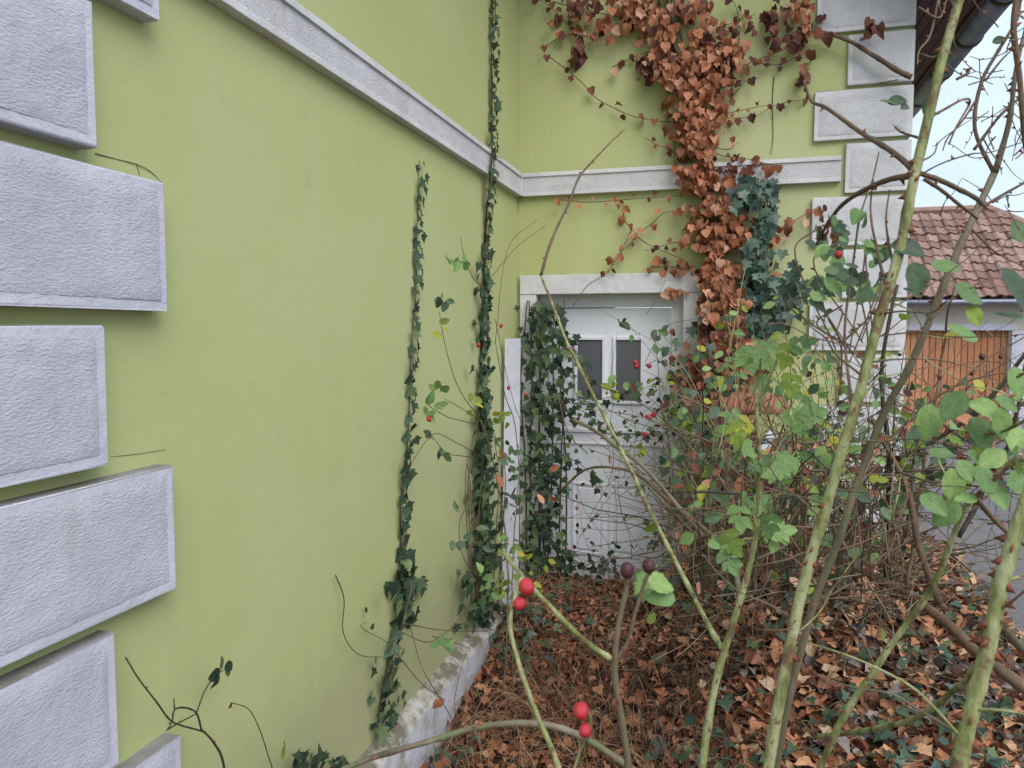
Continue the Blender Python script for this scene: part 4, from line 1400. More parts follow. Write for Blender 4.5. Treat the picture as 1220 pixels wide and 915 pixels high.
rose_cane(r1, [(1096, 205, D1), (1135, 222, 1.15), (1166, 236, 1.25), (1176, 242, 1.35)], .004, .0035, TWIG, 6)
rose_cane(r1, [(1102, 213, D1), (1130, 232, 1.12), (1160, 262, 1.2)], .003, .002, TWIG, 4)
rose_cane(r1, [(1090, 209, D1), (1060, 215, 1.12), (1030, 228, 1.16), (1005, 245, 1.2), (988, 268, 1.25), (975, 292, 1.3)], .0048, .002, TWIG, 8)
rose_cane(r1, [(1160, 178, 1.5), (1190, 140, 1.5), (1222, 112, 1.5)], .003, .0022, TWIG, 4)
rose_cane(r1, [(1168, 250, 1.5), (1195, 232, 1.5), (1225, 214, 1.5)], .003, .0022, TWIG, 4)
rose_cane(r1, [(1105, 140, D1), (1125, 130, 1.12), (1148, 118, 1.16), (1156, 122, 1.2), (1140, 150, 1.2), (1132, 170, 1.2)], .0022, .0012, TWIG, 3)
for q in ([(1160, 122, 1.5), (1148, 142, 1.5), (1130, 165, 1.5), (1126, 178, 1.5)], [(1100, 165, 1.1), (1075, 155, 1.15), (1066, 148, 1.2)], [(1066, 330, D1), (1058, 290, 1.1), (1056, 262, 1.1), (1062, 225, 1.12)],
          [(1060, 345, D1), (1050, 300, 1.1), (1043, 270, 1.1), (1040, 232, 1.15), (1042, 215, 1.15)], [(1015, 480, D1), (1005, 400, 1.15), (1012, 330, 1.2), (1022, 270, 1.2), (1040, 215, 1.25), (1048, 180, 1.25)],
          [(1000, 470, 1.3), (1002, 408, 1.3), (986, 378, 1.3)], [(1002, 408, 1.3), (1022, 388, 1.3), (1040, 370, 1.3)], [(1150, 265, 1.5), (1185, 300, 1.6), (1222, 318, 1.6)], [(1110, 380, 1.4), (1150, 345, 1.4), (1210, 325, 1.5)],
          [(1120, 0, 1.3), (1110, 40, 1.3), (1095, 60, 1.25), (1094, 78, 1.2)], [(1094, 10, 1.3), (1120, 22, 1.3), (1130, 0, 1.3)], [(1128, 60, 1.1), (1110, 66, 1.2), (1096, 62, 1.25)], [(1140, 95, 1.1), (1155, 85, 1.1), (1148, 82, 1.1)]):
    rose_cane(r1, q, .0022, .001, TWIG, 3, sides=6)
# twigs against the sky, forking
for k in range(34):
    x, y = rnd.uniform(1118, 1222), rnd.uniform(10, 330)
    if rnd.random() < .5:
        x = rnd.uniform(1165, 1222)
    d = rnd.uniform(1.3, 2.0)
    a = rnd.uniform(-PI, PI)
    q = [(x, y, d)]
    for _ in range(3):
        a += rnd.uniform(-.6, .6)
        st = rnd.uniform(9, 22)
        q.append((q[-1][0] + math.cos(a) * st, q[-1][1] + math.sin(a) * st, d + rnd.uniform(-.03, .03)))
    rose_cane(r1, q, .0013, .0007, TWIG, 2, sides=5)
for x, y, d, px, m in ((1080, 296, 1.08, 26, ROSEDARK), (1092, 330, 1.1, 26, ROSEDARK), (1088, 345, 1.1, 20, ROSEDARK), (1125, 318, 1.3, 22, ROSE), (1152, 350, 1.4, 26, ROSE), (1138, 398, 1.4, 20, YELLOW), (1148, 398, 1.35, 24, ROSE), (1080, 377, 1.3, 16, YELLOW), (1160, 375, 1.4, 18, YELLOW),
                       (1068, 120, 1.15, 14, ROSEDARK), (1078, 127, 1.15, 10, ROSEDARK), (1058, 122, 1.15, 12, ROSEDARK), (1105, 128, 1.1, 14, ROSEDARK), (1112, 134, 1.1, 12, ROSEDARK), (1190, 48, 1.5, 10, ROSEDARK), (1208, 56, 1.5, 11, ROSEDARK), (1214, 20, 1.45, 10, ROSEDARK), (1030, 262, 1.2, 16, ROSE), (1022, 255, 1.2, 18, ROSE), (1200, 240, 1.6, 14, ROSEDARK), (1212, 275, 1.6, 18, ROSEDARK)):
    rleaf(r1, x, y, d, px, m)
its = []
for cx, cy, sx, sy, nn, px in ((1000, 320, 26, 26, 22, 17), (985, 290, 16, 14, 12, 15), (1030, 345, 24, 14, 14, 18), (1040, 300, 18, 16, 8, 16), (975, 350, 14, 22, 10, 17), (1005, 270, 14, 12, 7, 14)):
    for _ in range(nn):
        rleaf(r1, rnd.gauss(cx, sx * .6), rnd.gauss(cy, sy * .6), rnd.uniform(1.15, 1.4), px * rnd.uniform(.55, .95), rnd.choice((ROSE, ROSEDARK, ROSEDARK)))
for k in range(12):
    x, y = rnd.uniform(965, 1055), rnd.uniform(270, 370)
    rose_cane(r1, [(x, y, 1.28), (x + rnd.uniform(-30, 30), y + rnd.uniform(5, 30), 1.25), (1010 + rnd.uniform(-20, 30), 400 + rnd.uniform(0, 40), 1.22)], .0016, .0011, TWIG, 1, sides=5)
for _ in range(16):
    leaf(r1, 'sm', MAROON, P(rnd.gauss(985, 9), rnd.gauss(270, 10), 1.28), rv(1), rv(1), rnd.uniform(.012, .022))
hip(r1, P(999, 303, 1.2), .006)

def side_twigs(parent, path, n, lo=.2, hi=1.0):
    for _ in range(n):
        i = rnd.randrange(int(lo * (len(path) - 2)) + 1, int(hi * (len(path) - 1)))
        t = (path[i + 1] - path[i - 1]).normalized()
        d = (Matrix.Rotation(rnd.uniform(0, 2 * PI), 3, t) @ t.orthogonal().normalized() + t * rnd.uniform(.2, .9)).normalized()
        q = [path[i]]
        for _ in range(4):
            d = (d + rv(.35)).normalized()
            q.append(q[-1] + d * rnd.uniform(.02, .06))
        cane(parent, q, rnd.uniform(.0010, .0019), .0006, rnd.choice((TWIG, CANEBR, CANE)), 2, 'cane', 5, 5, .003)
side_twigs(r1, A1, 22, .3)
# --- near rose with the pale cane and the large leaves
r2 = thing('rose_bush', 'rose with a pale thorny cane and big round leaves closest to the road', 'rose bush', (0.3, 0.6, GZ0))
D2 = .78
A2 = rose_cane(r2, [(1140, 935, D2), (1152, 880, D2), (1170, 810, D2), (1188, 725, D2), (1206, 650, D2), (1224, 580, D2), (1250, 470, D2), (1262, 380, D2)], .0088, .0066, CANE, 40, True, k=.4)
rose_cane(r2, [(1188, 730, D2), (1195, 745, .8), (1215, 770, .86), (1240, 790, .9)], .006, .004, CANEBR, 3)
rose_cane(r2, [(1250, 480, D2), (1215, 505, .84), (1180, 520, .9), (1150, 515, .92)], .0022, .0014, CANE, 2)
rose_cane(r2, [(1256, 420, D2), (1230, 440, .84), (1212, 450, .88)], .0022, .0014, CANE, 2)
rose_cane(r2, [(1262, 390, D2), (1235, 380, .8), (1212, 352, .82)], .0022, .0014, CANE, 2)
for x, y, px in ((1107, 501, 40), (1137, 482, 34), (1141, 508, 36), (1174, 486, 38), (1168, 514, 36), (1192, 503, 34), (1211, 455, 38), (1214, 520, 42), (1183, 546, 36), (1160, 545, 24), (1210, 548, 36), (1200, 480, 26)):
    rleaf(r2, x, y, .92 + rnd.uniform(-.04, .04), px * rnd.uniform(.55, .85), ROSE, face=.9)
for x, y, px in ((1208, 342, 40), (1213, 380, 38)):
    rleaf(r2, x, y, .72, px, ROSEDARK, face=1.0)
rose_cane(r2, [(1000, 862, 1.5), (1050, 790, 1.45), (1103, 714, 1.4), (1135, 640, 1.35), (1152, 602, 1.32), (1180, 575, 1.3), (1215, 540, 1.25)], .0078, .0034, CANE, 22, True)
rose_cane(r2, [(1150, 603, 1.32), (1120, 590, 1.3), (1108, 598, 1.3)], .002, .0012, CANE)
rose_cane(r2, [(1152, 600, 1.32), (1125, 560, 1.33), (1118, 545, 1.34)], .002, .0012, CANE)
for x, y, px in ((1172, 570, 28), (1135, 576, 26), (1152, 594, 18), (1111, 599, 23), (1129, 611, 26), (1212, 574, 28), (1150, 560, 20), (1120, 540, 18), (1190, 590, 20)):
    rleaf(r2, x, y, 1.3, px, ROSE, face=.8)
rose_cane(r2, [(1160, 590, 1.35), (1180, 612, 1.4), (1204, 634, 1.4), (1225, 650, 1.4)], .0045, .004, TWIG, 3)
rose_cane(r2, [(975, 878, 1.7), (1040, 868, 1.5), (1100, 850, 1.3), (1140, 820, 1.1), (1172, 790, .85)], .0055, .0042, CANE, 8)

side_twigs(r2, A2, 9, .3, .9)
# --- slim green rose with the long arching cane before the door
r3 = thing('rose_bush', 'slim rose with a long green cane arching across the white door', 'rose bush', P(850, 915, 1.6) * 1)
r3.location.z = GZ0
rose_cane(r3, [(842, 880, 1.45), (858, 800, 1.45), (876, 735, 1.45), (892, 680, 1.45), (902, 630, 1.45), (906, 560, 1.45), (903, 470, 1.45)], .0086, .0034, CANE, 24, True)
rose_cane(r3, [(866, 784, 1.6), (830, 720, 1.75), (777, 612, 1.9), (718, 493, 2.05), (680, 415, 2.15), (655, 355, 2.2), (644, 328, 2.2)], .0062, .0034, CANE, 26)
rose_cane(r3, [(644, 328, 2.2), (652, 300, 2.22), (677, 245, 2.28), (690, 212, 2.3), (704, 194, 2.3), (725, 172, 2.35), (744, 155, 2.4)], .005, .0014, TWIG, 10)
rose_cane(r3, [(683, 500, 2.6), (720, 520, 2.5), (770, 560, 2.4), (815, 610, 2.3), (850, 640, 2.2), (880, 700, 2.0), (870, 760, 1.8)], .006, .007, CANEBR, 8)
rose_cane(r3, [(666, 585, 2.8), (700, 560, 2.7), (745, 560, 2.6), (790, 590, 2.4), (840, 640, 2.2)], .004, .005, TWIG, 6)
rose_cane(r3, [(660, 450, 2.9), (680, 520, 2.8), (700, 540, 2.7)], .002, .002, TWIG, 2)
rose_cane(r3, [(683, 365, 2.5), (700, 340, 2.5), (722, 325, 2.5), (740, 300, 2.5), (752, 275, 2.5)], .0016, .0009, TWIG, 3)
for cx, cy, n_, sp in ((905, 425, 4, 20), (932, 418, 3, 16), (922, 462, 4, 22), (882, 508, 4, 16), (890, 600, 4, 16), (938, 555, 4, 18), (866, 655, 4, 14), (925, 626, 3, 14), (900, 555, 2, 12), (955, 500, 3, 16), (785, 700, 3, 10), (775, 690, 2, 8)):
    for k in range(n_):
        rleaf(r3, cx + rnd.gauss(0, sp * .7), cy + rnd.gauss(0, sp * .45), 1.42 + rnd.uniform(-.1, .1), rnd.uniform(20, 32), ROSE if rnd.random() < .88 else YELLOW, 'pin')
    x0, y0 = 905, min(640, cy + 70)
    if cx > 800:
        rose_cane(r3, [(x0, y0, 1.45), ((x0 + cx) / 2, (y0 + cy) / 2 - 6, 1.44), (cx, cy, 1.42)], .0022, .0012, CANE, 1, sides=6)

# --- low rose with the red hips in front of the plinth
r4 = thing('rose_bush', 'low rose with bare stems and bright red hips in front of the white plinth', 'rose bush', P(650, 915, 1.0) * 1)
r4.location.z = GZ0
D4 = .80
rose_cane(r4, [(395, 925, .95), (450, 900, .95), (520, 878, .95), (580, 866, .96), (650, 865, .98), (700, 880, 1.0), (760, 918, 1.0)], .0036, .0046, CANEBR, 6)
rose_cane(r4, [(668, 925, D4), (640, 850, D4), (618, 790, D4), (607, 745, D4), (612, 715, D4), (620, 690, D4)], .0034, .0018, CANE, 4, True, k=.3)
rose_cane(r4, [(600, 655, .9), (616, 680, .85), (627, 697, .82), (670, 740, .82), (705, 770, .84), (728, 784, .85)], .0022, .0034, CANE, 3)
rose_cane(r4, [(752, 925, .85), (742, 860, .85), (733, 800, .85), (738, 745, .85), (748, 700, .85), (748, 684, .85)], .0045, .0026, CANEBR, 6, True, k=.3)
rose_cane(r4, [(734, 786, .85), (750, 765, .86), (758, 730, .87), (770, 690, .88), (775, 680, .88)], .003, .0018, TWIG, 3)
rose_cane(r4, [(692, 838, .82), (700, 850, .84), (702, 875, .86), (690, 900, .9), (680, 930, .9)], .0012, .0016, CANE)
for x, y, r in ((627, 699, .0082), (619, 719, .0067), (692, 847, .0082), (697, 870, .0066)):
    hip(r4, P(x, y, D4), r, HIP, RT * rnd.uniform(-.5, .5) + UP * rnd.uniform(.3, 1) + FW * .3)
for x, y, r in ((747, 679, .0078), (773, 674, .0074)):
    hip(r4, P(x, y, .85), r, HIPDARK)
for x, y, px in ((784, 695, 26), (790, 712, 22)):
    rleaf(r4, x, y, .9, px, ROSE, face=1.0)

# --- thin rose scrambling beside the corner ivy
r5 = thing('rose_bush', 'thin straggling rose beside the corner ivy with small leaves against the green wall', 'rose bush', L(590, 720, .35))
r5.location.z = GZ0
def pl(*q):
    return [L(x, y, o) for x, y, o in q]
def wstem(parent, q, r=.002, m=TWIG, th=2):
    return cane(parent, pl(*q), r, r * .6, m, th, 'cane', 6, 8, .004)
rt = Vector((L(600, 720, .3).x, L(600, 720, .3).y, GZ0))
cane(r5, [rt, L(605, 690, .3), L(600, 620, .28), L(585, 540, .25), L(572, 500, .22)], .005, .003, CANEBR, 6)
cane(r5, [rt + Vector((.05, 0, 0)), L(612, 650, .35), L(618, 560, .35), L(612, 500, .33), L(602, 470, .3), L(590, 410, .3)], .004, .002, CANEBR, 6)
for q in ([(572, 500, .2), (548, 465, .2), (535, 430, .2), (527, 395, .2), (523, 372, .2)], [(565, 505, .2), (530, 495, .22), (508, 478, .22), (520, 462, .22)], [(572, 500, .2), (530, 475, .22)],
          [(578, 548, .2), (545, 528, .2), (515, 518, .2), (495, 545, .2), (488, 560, .2)], [(556, 548, .12), (560, 590, .12), (548, 622, .14), (548, 650, .12), (558, 676, .1)], [(560, 545, .2), (530, 538, .2), (512, 516, .2)],
          [(590, 410, .3), (604, 300, .3), (640, 262, .3)], [(577, 345, .1), (560, 325, .1), (552, 300, .1), (549, 282, .1)], [(586, 330, .2), (610, 300, .2), (650, 268, .2)],
          [(590, 380, .2), (600, 430, .25), (612, 480, .3), (630, 520, .3)], [(476, 752, .15), (510, 765, .2), (545, 740, .2), (560, 715, .15)], [(480, 742, .15), (520, 750, .2), (575, 752, .25), (620, 745, .3)],
          [(488, 745, .15), (505, 800, .25), (535, 850, .3), (560, 905, .35)], [(470, 775, .15), (500, 812, .2), (530, 835, .25)], [(515, 758, .2), (540, 765, .2), (560, 772, .25)],
          [(478, 748, .15), (490, 700, .15), (488, 690, .12)], [(540, 850, .2), (548, 800, .2), (556, 775, .22)]):
    wstem(r5, q, .0024)
for x, y, n_, sp, m in ((548, 312, 7, 9, ROSE), (525, 352, 5, 6, ROSEDARK), (522, 385, 3, 6, YELLOW), (512, 487, 6, 9, ROSE), (523, 465, 4, 6, ROSE), (530, 545, 4, 8, ROSEDARK), (515, 520, 3, 10, ROSEDARK), (545, 600, 3, 6, ROSEDARK), (540, 645, 3, 5, ROSEDARK), (565, 480, 5, 9, YELLOW), (600, 500, 6, 9, YELLOW), (527, 768, 5, 6, ROSE), (598, 640, 6, 9, ROSE),
                        (612, 660, 16, 14, YELLOW), (600, 700, 20, 16, YELLOW), (655, 665, 10, 8, YELLOW), (690, 700, 12, 12, YELLOW), (570, 640, 10, 14, ROSEDARK), (625, 600, 14, 14, ROSEDARK), (580, 690, 10, 12, ROSE), (640, 688, 8, 12, YELLOW), (675, 665, 5, 8, YELLOW), (600, 600, 8, 14, ROSEDARK), (610, 560, 14, 14, ROSEDARK), (595, 535, 10, 12, ROSEDARK), (623, 540, 10, 12, ROSEDARK)):
    for _ in range(n_):
        c = L(rnd.gauss(x, sp * .7), rnd.gauss(y, sp * .7), rnd.uniform(.15, .3))
        leaf(r5, 'sm', m, c, rv(1) + Vector((.3, -.2, -.2)), LN + BN * .7 + rv(.7) + Vector((0, 0, .4)), rnd.uniform(.04, .068))
for x, y in ((570, 411), (597, 388), (606, 462), (626, 470), (690, 477), (700, 590), (511, 499)):
    hip(r5, L(x, y, .25), .011)
for x, y in ((640, 575), (655, 560), (598, 580), (603, 545), (655, 590), (648, 600)):
    leaf(r5, 'sm', COPPER, L(x, y, .45), rv(1), rv(1) + BN, .07)
leaf(r5, 'heart', COPPER, L(521, 832, .2), Vector((0, 0, -1)), LN + BN + rv(.2), .065)
leaf(r5, 'heart', COPPER, L(526, 905, .35), Vector((0, .4, -1)), LN + BN + rv(.2), .07)

# --- thin rose with tiny leaves and hips over the latch side of the door
r6 = thing('rose_bush', 'wiry rose with scattered tiny leaves and red hips over the door panels', 'rose bush', (-0.3, 5.0, -0.2))
def bstem(q, r=.002, m=TWIG, th=2, off=.3):
    return cane(r6, [B(x, y, off + (o if o else 0)) for x, y, o in q], r, r * .6, m, th, 'cane', 6, 8, .006)
for q in ([(800, 690, .1), (795, 600, .1), (790, 520, .05), (793, 470, .0), (800, 400, 0), (795, 380, 0)], [(768, 432, 0), (785, 400, 0), (800, 385, 0), (830, 380, 0), (850, 375, 0)], [(768, 435, 0), (800, 420, 0), (830, 395, 0), (860, 378, 0)],
          [(745, 505, 0), (780, 480, 0), (790, 455, 0), (766, 440, 0)], [(790, 690, .15), (740, 610, .1), (745, 520, .05), (760, 490, 0)], [(700, 620, .1), (735, 570, .1), (770, 575, .1), (815, 600, .1), (850, 650, .1)],
          [(770, 375, 0), (790, 340, 0), (795, 320, 0)], [(725, 690, .2), (735, 640, .1), (730, 560, .1), (720, 500, 0), (728, 440, 0), (736, 395, 0)], [(670, 620, .15), (700, 612, .15), (760, 620, .15), (840, 660, .15)],
          [(690, 640, .2), (720, 600, .2), (760, 560, .2), (800, 540, .2), (830, 560, .2)], [(750, 700, .2), (700, 650, .2), (690, 600, .2)]):
    bstem(q)
for k in range(22):
    x, y = rnd.uniform(680, 860), rnd.uniform(560, 710)
    a = rnd.uniform(-PI + .2, -.2)
    q = [(x, y, rnd.uniform(-.1, .3))]
    for _ in range(5):
        a += rnd.uniform(-.35, .35)
        q.append((q[-1][0] + math.cos(a) * 26, q[-1][1] + math.sin(a) * 26, q[0][2]))
    bstem(q, rnd.uniform(.0014, .0024), rnd.choice((TWIG, CANEBR, STEMDARK)))
for _ in range(210):
    x, y = rnd.uniform(680, 850), rnd.uniform(470, 690)
    if rnd.random() < .4:
        x, y = rnd.gauss(790, 14), rnd.uniform(430, 520)
    leaf(r6, 'sm', rnd.choice((ROSEDARK, IVY, IVY, MAROON, YELLOW, IVY)), B(x, y, rnd.uniform(.15, .4)), rv(1), BN + rv(.8), rnd.uniform(.03, .055))
for cx, cy, n_, sp, m in ((806, 495, 26, 14, ROSE), (822, 515, 18, 12, YELLOW), (845, 500, 10, 10, ROSE), (730, 465, 8, 6, YELLOW), (765, 540, 5, 7, YELLOW), (790, 400, 6, 8, ROSEDARK), (850, 455, 8, 8, ROSE), (740, 388, 5, 5, IVY), (845, 425, 5, 6, ROSE)):
    for _ in range(n_):
        leaf(r6, 'sm', m, B(rnd.gauss(cx, sp * .7), rnd.gauss(cy, sp * .7), rnd.uniform(.2, .45)), rv(1), BN + rv(.7), rnd.uniform(.05, .085))
for x, y in ((758, 436), (774, 436), (779, 494), (768, 518), (773, 497), (757, 432)):
    hip(r6, B(x, y, .32), .018 if x != 774 else .014)

# --- small shoot at the foot of the flank
r7 = thing('rose_shoot', 'small dark rose shoot with one tuft of leaves against the lower green wall', 'plant', L(268, 935, .1))
r7.location.z = GZ0
b7 = Vector((L(270, 990, .12).x, L(270, 990, .12).y, GZ0))
cane(r7, [b7, L(272, 960, .1), L(266, 905, .1), L(255, 885, .1), L(240, 871, .1)], .0042, .003, STEMDARK, 2)
for q, r in (([(240, 871, .1), (205, 859, .1), (188, 838, .1), (165, 808, .08), (150, 783, .06)], .0026), ([(240, 871, .1), (232, 848, .1), (208, 846, .1), (205, 860, .1), (199, 870, .1)], .0028), ([(199, 870, .1), (212, 862, .1), (234, 850, .1)], .0024), ([(208, 846, .1), (207, 832, .1)], .0018), ([(234, 850, .1), (245, 822, .1), (256, 806, .1), (266, 798, .1)], .0022)):
    cane(r7, pl(*q), r, r * .7, STEMDARK, 1, 'cane', 6, 8, .002)
for x, y, t, s in ((262, 800, Vector((0, -1, .05)), .055), (260, 802, Vector((0, -.4, -.7)), .045), (263, 798, Vector((0, .1, 1)), .04), (267, 798, Vector((0, 1, .1)), .045), (268, 800, Vector((0, .8, -.5)), .035)):
    leaf(r7, 'ov', IVY if s > .04 else ROSEDARK, L(x, y, .1), t, LN + rv(.3), s)
cane(r7, [b7 + Vector((0, .12, 0)), L(328, 940, .1), L(318, 895, .1), L(308, 865, .1), L(295, 845, .1), L(275, 837, .1)], .002, .0012, STEMDARK, 0, 'cane', 6, 8, .002)
leaf(r7, 'sm', MAROON, L(277, 838, .1), Vector((0, -1, -.2)), LN, .022)
iv = thing('ivy_seedling', 'small dark ivy clump at the foot of the flank beside the rose shoot', 'climbing plant', L(380, 940, .05))
for k in range(5):
    tendril(iv, [Vector((XL + .1, L(370, 930).y + .05 * k, GZ0)), L(350 + k * 15, 925, .06), L(352 + k * 13, 905 - rnd.uniform(0, 8), .05)], .002)
for _ in range(46):
    leaf(iv, 'ivy', IVY, L(rnd.uniform(345, 418), 903 + abs(rnd.gauss(0, 14)), rnd.uniform(.02, .1)), Vector((0, rnd.uniform(-.7, .7), rnd.uniform(-.8, .6))), LN + rv(.5), rnd.uniform(.04, .058))
for x, y in ((338, 897), (336, 905)):
    leaf(iv, 'sm', YELLOW, L(x, y, .1), Vector((0, .2, 1)), LN + rv(.4), .04)

# ================================================================== BRAMBLE THICKET
bb = thing('bramble_thicket', 'tangle of bare brown bramble canes in front of the corner quoins', 'bramble', (0.7, 4.4, -0.35))
def bcane(q, r0, r1, m, th=6):
    return cane(bb, [P(*k) for k in q], r0, r1, m, th, 'cane', 7, 7, .012)
for q, r0, r1, m in (([(1240, 835, 2.5), (1180, 790, 2.6), (1120, 735, 2.8), (1060, 695, 3.0), (1000, 668, 3.1)], .022, .014, TWIG), ([(1058, 690, 3), (1058, 600, 2.9), (1056, 500, 2.8), (1052, 415, 2.8), (1070, 340, 2.8)], .010, .006, STEMDARK),
                     ([(1062, 640, 3), (1040, 660, 3), (1000, 690, 3), (960, 740, 3)], .011, .009, CANEBR), ([(1080, 700, 2.7), (1100, 560, 2.7), (1120, 430, 2.7), (1135, 340, 2.6)], .007, .003, TWIG), ([(990, 720, 2.6), (1010, 640, 2.6), (1060, 560, 2.6), (1150, 500, 2.5), (1225, 420, 2.4)], .009, .006, STEMDARK),
                     ([(940, 700, 2.8), (990, 640, 2.8), (1050, 585, 2.8), (1150, 560, 2.7), (1230, 545, 2.7)], .008, .004, TWIG), ([(1010, 660, 2.5), (950, 560, 2.6), (880, 500, 2.6), (800, 470, 2.7)], .006, .003, CANEBR), ([(880, 700, 2.9), (930, 640, 2.9), (990, 570, 2.8), (1060, 520, 2.8)], .007, .004, CANEBR),
                     ([(1140, 640, 2.5), (1180, 570, 2.5), (1210, 500, 2.4), (1230, 380, 2.4)], .008, .005, STEMDARK), ([(1120, 720, 2.4), (1095, 650, 2.4), (1085, 590, 2.4), (1040, 500, 2.4)], .012, .007, TWIG), ([(1080, 640, 2.5), (1095, 520, 2.5), (1160, 440, 2.5), (1222, 400, 2.5)], .005, .002, TWIG),
                     ([(1060, 520, 2.6), (1120, 470, 2.6), (1180, 445, 2.6), (1220, 440, 2.6)], .005, .002, TWIG), ([(860, 640, 3.0), (900, 570, 3.0), (950, 540, 3), (1010, 520, 3.0)], .006, .003, TWIG), ([(1075, 560, 2.4), (1150, 558, 2.4), (1225, 548, 2.4)], .004, .003, STEMDARK)):
    bcane(q, r0, r1, m)
for k in range(72):
    x, y = rnd.uniform(830, 1090), rnd.uniform(610, 710)
    d = rnd.uniform(2.6, 4.3)
    a = -PI / 2 + rnd.uniform(-1.2, 1.2)
    q = [(x, y, d)]
    for _ in range(4):
        a += rnd.uniform(-.35, .35)
        st = rnd.uniform(22, 52)
        q.append((q[-1][0] + math.cos(a) * st, q[-1][1] + math.sin(a) * st, d + rnd.uniform(-.15, .15)))
    bcane(q, rnd.uniform(.003, .007), .002, rnd.choice((TWIG, TWIG, CANEBR, STEMDARK)), 4)
V, Fc, MI = [], [], []
for k in range(620):
    if k % 5:
        x, y = rnd.uniform(790, 1095), rnd.gauss(640, 60)
    else:
        x, y = rnd.uniform(1050, 1220), rnd.gauss(520, 50)
    d = rnd.uniform(2.4, 4.4)
    a = rnd.uniform(-PI, PI)
    p = P(x, y, d)
    pts = [p]
    dr = RT * math.cos(a) + UP * math.sin(a) + FW * rnd.uniform(-.5, .5)
    for _ in range(3):
        dr = (dr + rv(.55)).normalized()
        pts.append(pts[-1] + dr * rnd.uniform(.05, .16))
    if any(v.z < -.3 or v.y > YB - .06 or v.x < XL + .2 for v in pts) or (bare(pts[1]) and rnd.random() < .6):
        continue
    tube(V, Fc, spline(pts, 3), rnd.uniform(.0012, .003), .0009, 4, 0, MI, rnd.choice((0, 0, 1, 2)))
o = obj('twig', mesh_from('twig', V, Fc, [TWIG, TWIGPALE, STEMDARK], True, MI), bb)
o['kind'] = 'stuff'
its = []
# long bare stems crossing one another
for k in range(80):
    x, y = rnd.uniform(800, 1200), rnd.uniform(520, 715)
    d = rnd.uniform(1.9, 3.4)
    a = rnd.choice((rnd.uniform(-.7, .35), rnd.uniform(PI - .35, PI + .7)))
    q = [(x, y, d)]
    for _ in range(6):
        a += rnd.uniform(-.22, .22)
        st = rnd.uniform(24, 44)
        q.append((q[-1][0] + math.cos(a) * st, q[-1][1] + math.sin(a) * st, d + rnd.uniform(-.06, .06)))
    bcane(q, rnd.uniform(.0016, .004), .001, rnd.choice((TWIG, STEMDARK, CANEBR)), 5)
# arching green stems set with small leaves
for k in range(150):
    x, y = rnd.uniform(800, 1085), rnd.uniform(640, 715)
    d = rnd.uniform(2.2, 4.3)
    lean = rnd.uniform(-1, 1)
    hgt = rnd.uniform(90, 290)
    q = [(x + lean * hgt * t * t * rnd.uniform(.5, .8) * 1.1, y - hgt * (1.25 * t - .35 * t * t * abs(lean)), d - .5 * t * rnd.random()) for t in (0, .25, .5, .75, 1)]
    m = rnd.choice((CANE, CANEBR, CANEBR, TWIG, STEMDARK, TWIGPALE))
    pw = [P(*c) for c in q]
    if any(v.y > YB - .1 or v.z < -.35 for v in pw):
        pw = [Vector((v.x, min(v.y, YB - .12), max(v.z, -.33))) for v in pw]
    path = cane(bb, pw, rnd.uniform(.0016, .0034), .0009, m, 3, 'cane', 5, 6, .012)
    lv = strand_items(path[len(path) // 3:], BN, (.042, .034), 'sm' if rnd.random() < .6 else 'ov', ROSE, .045, .035, .03, down=.2, mats=[ROSE, ROSE, ROSE, YELLOW, ROSEDARK, ROSEDARK, MAROON], skip=.45)
    if k % 2:
        its += lv
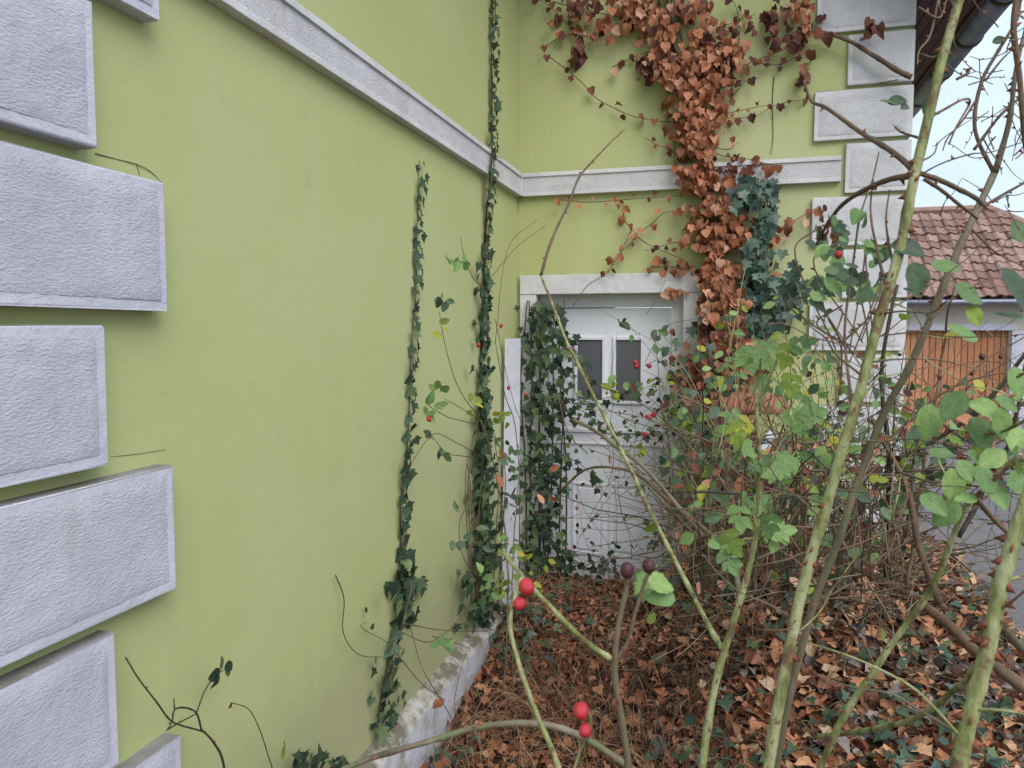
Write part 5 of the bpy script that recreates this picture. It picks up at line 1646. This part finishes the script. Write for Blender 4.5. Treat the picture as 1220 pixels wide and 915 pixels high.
for _ in range(520):
    if rnd.random() < .6:
        x, y = rnd.gauss(950, 75), rnd.gauss(590, 55)
    else:
        x, y = rnd.uniform(1075, 1215), rnd.gauss(525, 34)
    c = P(x, y, rnd.uniform(2.4, 3.6))
    its.append(('sm' if rnd.random() < .6 else 'ov', rnd.choice((ROSE, ROSEDARK, ROSEDARK, MAROON, COPPER, YELLOW)), c, rv(1), BN + rv(.9) + Vector((0, 0, .5)), rnd.uniform(.035, .06)))
for _ in range(420):                      # ivy and dead leaves over the foot of the clay blocks
    c = Vector((rnd.gauss(0.1, .2), rnd.uniform(4.55, 4.78), rnd.uniform(-.2, .66)))
    dead = rnd.random() < .4
    its.append(('curl' if dead else 'ivy', (COPPER if rnd.random() < .5 else MAROON) if dead else (IVYBLUE if rnd.random() < .4 else IVY), c, Vector((rnd.uniform(-.6, .6), -.3, -1)), BN + rv(.7), rnd.uniform(.045, .075)))
for _ in range(360):
    x, y = rnd.gauss(862, 34), rnd.gauss(580, 62)
    its.append(('ivy', IVYBLUE if rnd.random() < .5 else IVY, B(x, y, rnd.uniform(.45, .85)), Vector((rnd.uniform(-.5, .5), -.3, -1)), BN + rv(.7), rnd.uniform(.05, .08)))
plant_leaves(bb, its, 290)
for x, y, r in ((1027, 520, .010), (1037, 532, .008), (1033, 543, .008), (1170, 425, .009), (1192, 425, .006), (1120, 450, .006), (1158, 445, .006)):
    hip(bb, P(x, y, 2.4), r, HIPDARK)

# ================================================================== FAR BARE TREE
bt = thing('bare_tree', 'distant bare tree behind the outbuilding, its twigs pale against the sky', 'tree', (9.6, 27, -0.46))
V, Fc = [], []
tv_, tf_ = [], []
def grow(p, d, r, ln, lev):
    q = [p]
    for _ in range(4):
        d = (d + rv(.16) + Vector((0, 0, .05))).normalized()
        q.append(q[-1] + d * ln / 4)
    tube(V if lev < 2 else tv_, Fc if lev < 2 else tf_, q, r, r * .62, 6 if lev < 2 else 3)
    if lev < 5:
        for k in range(4 if lev else 5):
            grow(q[rnd.choice((2, 3, 4))], (d + rv(.85)).normalized(), r * .52, ln * .66, lev + 1)
grow(Vector((9.6, 27, -.46)), Vector((0, 0, 1)), .16, 2.2, 0)
BARK = mat('grey_bark', None, (0.16, 0.14, 0.14), 0.9)
obj('trunk', mesh_from('trunk', V, Fc, BARK, True), bt)
o = obj('crown', mesh_from('crown', tv_, tf_, BARK), bt)
